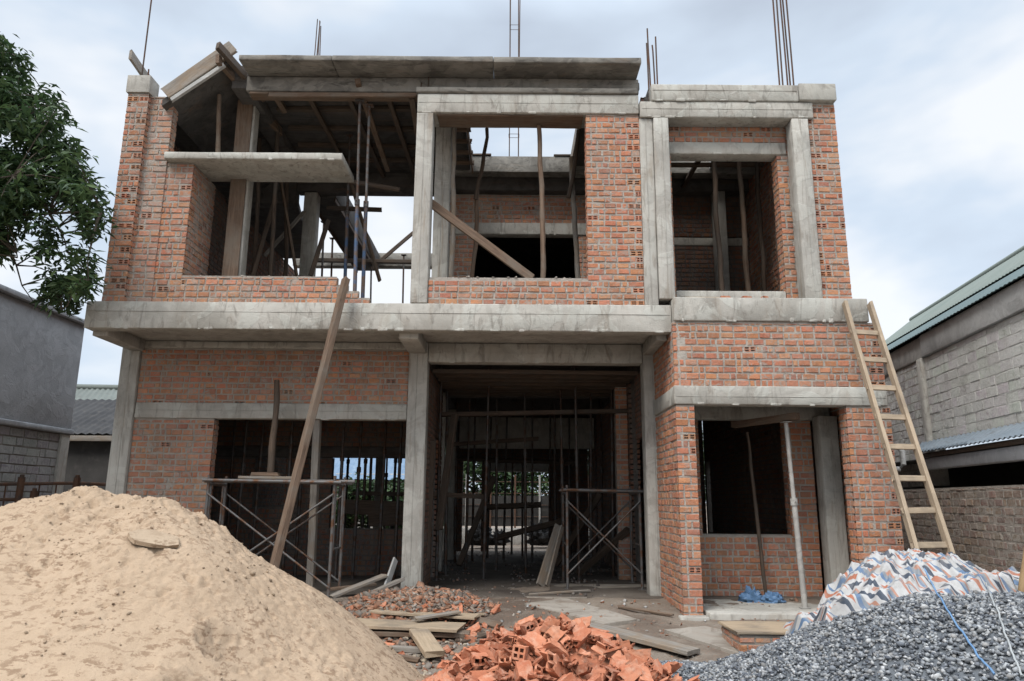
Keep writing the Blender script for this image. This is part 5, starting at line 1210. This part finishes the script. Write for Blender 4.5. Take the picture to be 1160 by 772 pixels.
# boughs that leave the trunk and droop at their ends; the crown follows them
ends = [at(*q, Y) for q, Y in (((115, 240), 9.0), ((88, 185), 9.6), ((60, 120), 9.2), ((20, 65), 9.5), ((100, 318), 8.8), ((70, 352), 9.1), ((40, 345), 9.6), ((15, 200), 8.6), ((50, 250), 9.9), ((20, 292), 9.0), ((75, 285), 9.3), ((-40, 150), 9.9))]
for e_ in ends:
    st_ = Vector((-9.3, 9.6, min(5.8, max(4.3, e_.z-random.uniform(.2, .9))))); low = e_.z < 4.9
    if low and limbs: st_ = min((p for l in limbs for p in l[2:] if p.z > e_.z+.25), key=lambda k_: (k_-e_).length, default=st_)
    mid = st_.lerp(e_, .55)+Vector((0, 0, .1 if low else .45)); pts = [st_.lerp(mid, q).lerp(mid.lerp(e_, q), q) for q in (0, .2, .4, .6, .8, 1.)]
    pts = [p+Vector((nz(p.x*2, p.y, 1, 2), nz(p.x*2, p.y, 5, 2), nz(p.x*2, p.y, 9, 2)))*.08*(0 < i < 5) for i, p in enumerate(pts)]; limbs.append(pts); mbt.tube(pts, [.02, .017, .014, .011, .008, .005] if low else [.07, .055, .042, .03, .02, .008], 7)
lp_all = [p for l in limbs for p in l[2:]]
n_c = 0
while n_c < 520:
    px, py = random.uniform(-60, 125), random.uniform(20, 365)
    if not inside(px, py): continue
    if nz(px*.022, py*.022, 6., 3) < -.10 and py > 40: continue
    if py > 265 and nz(px*.035, py*.035, 2., 2) < -.02: continue
    p = at(px, py, random.gauss(9.3, .42)); q = min(lp_all, key=lambda k_: (k_-p).length); 
    n_c += 1; cen.append(p)
    if n_c % 2 == 0: mbt.tube([q, q.lerp(p, .5)+Vector((0, 0, .04)), p], [.012, .008, .004], 4)
for _ in range(520): # the rest of the crown, beyond the left edge
    a = random.uniform(0, 2*PI); rr_ = random.random()**.5; p = Vector((-9.6+2.3*rr_*math.cos(a), 9.7+2.1*rr_*math.sin(a), random.uniform(4., 7.4)))
    if p.x < -6.9 and nz(p.x, p.y, p.z, 2) > -.15: cen.append(p); q = min(lp_all, key=lambda k_: (k_-p).length); mbt.tube([q, p], [.012, .004], 4)
obj('trunk', mbt, M['bark'], T1, 50)
obj('crown', leaves_mesh('crown', [(p.x, p.y, p.z) for p in cen], 46, .11, .105, LP, .7, .35), None, T1) if False else None
me = leaves_mesh('crown', [(p.x, p.y, p.z) for p in cen], 30, .085, .14, LP, .75, .28, .32); obj('crown', me, M['leaf'], T1)
def tree(x, y, h, w, label, group=None):
    t = thing('back_tree', (x, y, -.1), label, 'tree', group); mb = MB(); mb.tube([(x, y, -.2), (x+.1, y, h*.4), (x, y, h*.75)], [.14, .1, .04], 8); cs = []
    for _ in range(int(210*w)):
        a = random.uniform(0, 2*PI); z = random.uniform(.28, 1.); rr_ = w*math.sqrt(random.random())*(1-abs(z-.6)*.9)
        p = Vector((x+rr_*math.cos(a), y+rr_*math.sin(a)*.8, h*z))
        if nz(p.x*1.1, p.y*1.1, p.z*1.1, 2) > -.2: cs.append(p)
    for p in cs[::6]: mb.tube([(x, y, max(.6, p.z-.7)), p], [.03, .008], 5)
    obj('trunk', mb, M['bark'], t, 50); obj('crown', leaves_mesh('crown', [tuple(p) for p in cs], 26, .2, .17, LP+[(.07, .11, .04)], .8, .2, .5), M['leaf'], t)
for i, (x, y, h, w) in enumerate(((-6.6, 30.5, 4.6, 1.8), (-3.2, 30., 4.2, 1.7), (-.9, 26.6, 4.0, 1.9), (1.4, 27., 4.3, 2.1), (4.0, 28., 4.4, 2.0), (7.2, 30., 4.2, 1.8), (-4.9, 23.3, 1.7, 1.1), (-3.1, 23., 1.6, 1.0))):
    tree(x, y, h, w, ('bushy tree behind the blue roofed shed', 'bushy tree beyond the right end of the blue roofed shed', 'bushy tree behind the low whitish wall, left in the passage view', 'bushy tree behind the low whitish wall, right in the passage view', 'bushy tree behind the house on the right, glimpsed through the bay window', 'bushy tree at the far right behind the house', 'low bush in front of the blue roofed shed, left of its middle', 'low bush in front of the right end of the blue roofed shed')[i])

# ================================================================== SKY, SUN, CAMERA
SUN_EL, SUN_AZ = R(52), R(215)      # azimuth clockwise from +y: behind the camera, to its left
W = bpy.data.worlds.new('World'); S.world = W; W.use_nodes = True; nt = W.node_tree; nt.nodes.clear(); nn = nt.nodes.new; lk = nt.links.new
out = nn('ShaderNodeOutputWorld'); bg1 = nn('ShaderNodeBackground'); bg2 = nn('ShaderNodeBackground'); mx = nn('ShaderNodeMixShader')
sky = nn('ShaderNodeTexSky'); sky.sky_type = 'NISHITA'; sky.sun_disc = False; sky.sun_elevation = SUN_EL; sky.sun_rotation = SUN_AZ; sky.air_density = 1.; sky.dust_density = 2.; lk(sky.outputs[0], bg1.inputs[0]); bg1.inputs[1].default_value = .12
tc = nn('ShaderNodeTexCoord'); mp = nn('ShaderNodeMapping'); mp.inputs['Scale'].default_value = (1., 1., 2.2); lk(tc.outputs['Generated'], mp.inputs[0])
n1 = nn('ShaderNodeTexNoise'); n1.inputs['Scale'].default_value = 1.9; n1.inputs['Detail'].default_value = 5; n1.inputs['Roughness'].default_value = .5; n1.inputs['Distortion'].default_value = .25; lk(mp.outputs[0], n1.inputs[0])
cr = nn('ShaderNodeValToRGB'); e = cr.color_ramp.elements; e[0].position = .38; e[0].color = (.53, .60, .70, 1); e[1].position = .61; e[1].color = (.92, .945, .975, 1); em = e.new(.5); em.color = (.66, .755, .87, 1); lk(n1.outputs['Fac'], cr.inputs[0])
sp = nn('ShaderNodeSeparateXYZ'); lk(tc.outputs['Generated'], sp.inputs[0])
# an overcast sky is brighter overhead than at the horizon
zr = nn('ShaderNodeMapRange'); zr.inputs['From Min'].default_value = .58; zr.inputs['From Max'].default_value = 1.; zr.inputs['To Min'].default_value = 1.; zr.inputs['To Max'].default_value = 3.2; lk(sp.outputs[2], zr.inputs[0])
vm = nn('ShaderNodeVectorMath'); vm.operation = 'SCALE'; lk(cr.outputs[0], vm.inputs[0]); lk(zr.outputs[0], vm.inputs['Scale'])
lk(vm.outputs[0], bg2.inputs[0]); bg2.inputs[1].default_value = .75
mx.inputs[0].default_value = .9; lk(bg1.outputs[0], mx.inputs[1]); lk(bg2.outputs[0], mx.inputs[2]); lk(mx.outputs[0], out.inputs[0])
sl = bpy.data.lights.new('sun', 'SUN'); sl.energy = 1.5; sl.angle = R(25); sl.color = (1., .965, .92); so = bpy.data.objects.new('sun', sl); COL.objects.link(so)
sd_ = Vector((math.sin(SUN_AZ)*math.cos(SUN_EL), math.cos(SUN_AZ)*math.cos(SUN_EL), math.sin(SUN_EL))); so.rotation_mode = 'QUATERNION'; so.rotation_quaternion = sd_.to_track_quat('Z', 'Y'); so.location = sd_*30
cam = bpy.data.cameras.new('camera'); co = bpy.data.objects.new('camera', cam); COL.objects.link(co); S.camera = co
cam.sensor_fit = 'HORIZONTAL'; cam.sensor_width = 36.; cam.lens = 36.*FPX/1160.; cam.clip_start = .05; cam.clip_end = 3000
mt = Matrix((CR, CU, -CF)).transposed().to_4x4(); mt.translation = Vector((0, 0, CAMZ)); co.matrix_world = mt
S.view_settings.view_transform = 'Standard'; S.view_settings.look = 'None'; S.view_settings.exposure = .55; S.view_settings.gamma = 1.
S.render.engine = 'CYCLES'; S.cycles.max_bounces = 6; S.cycles.diffuse_bounces = 1; S.cycles.use_denoising = True
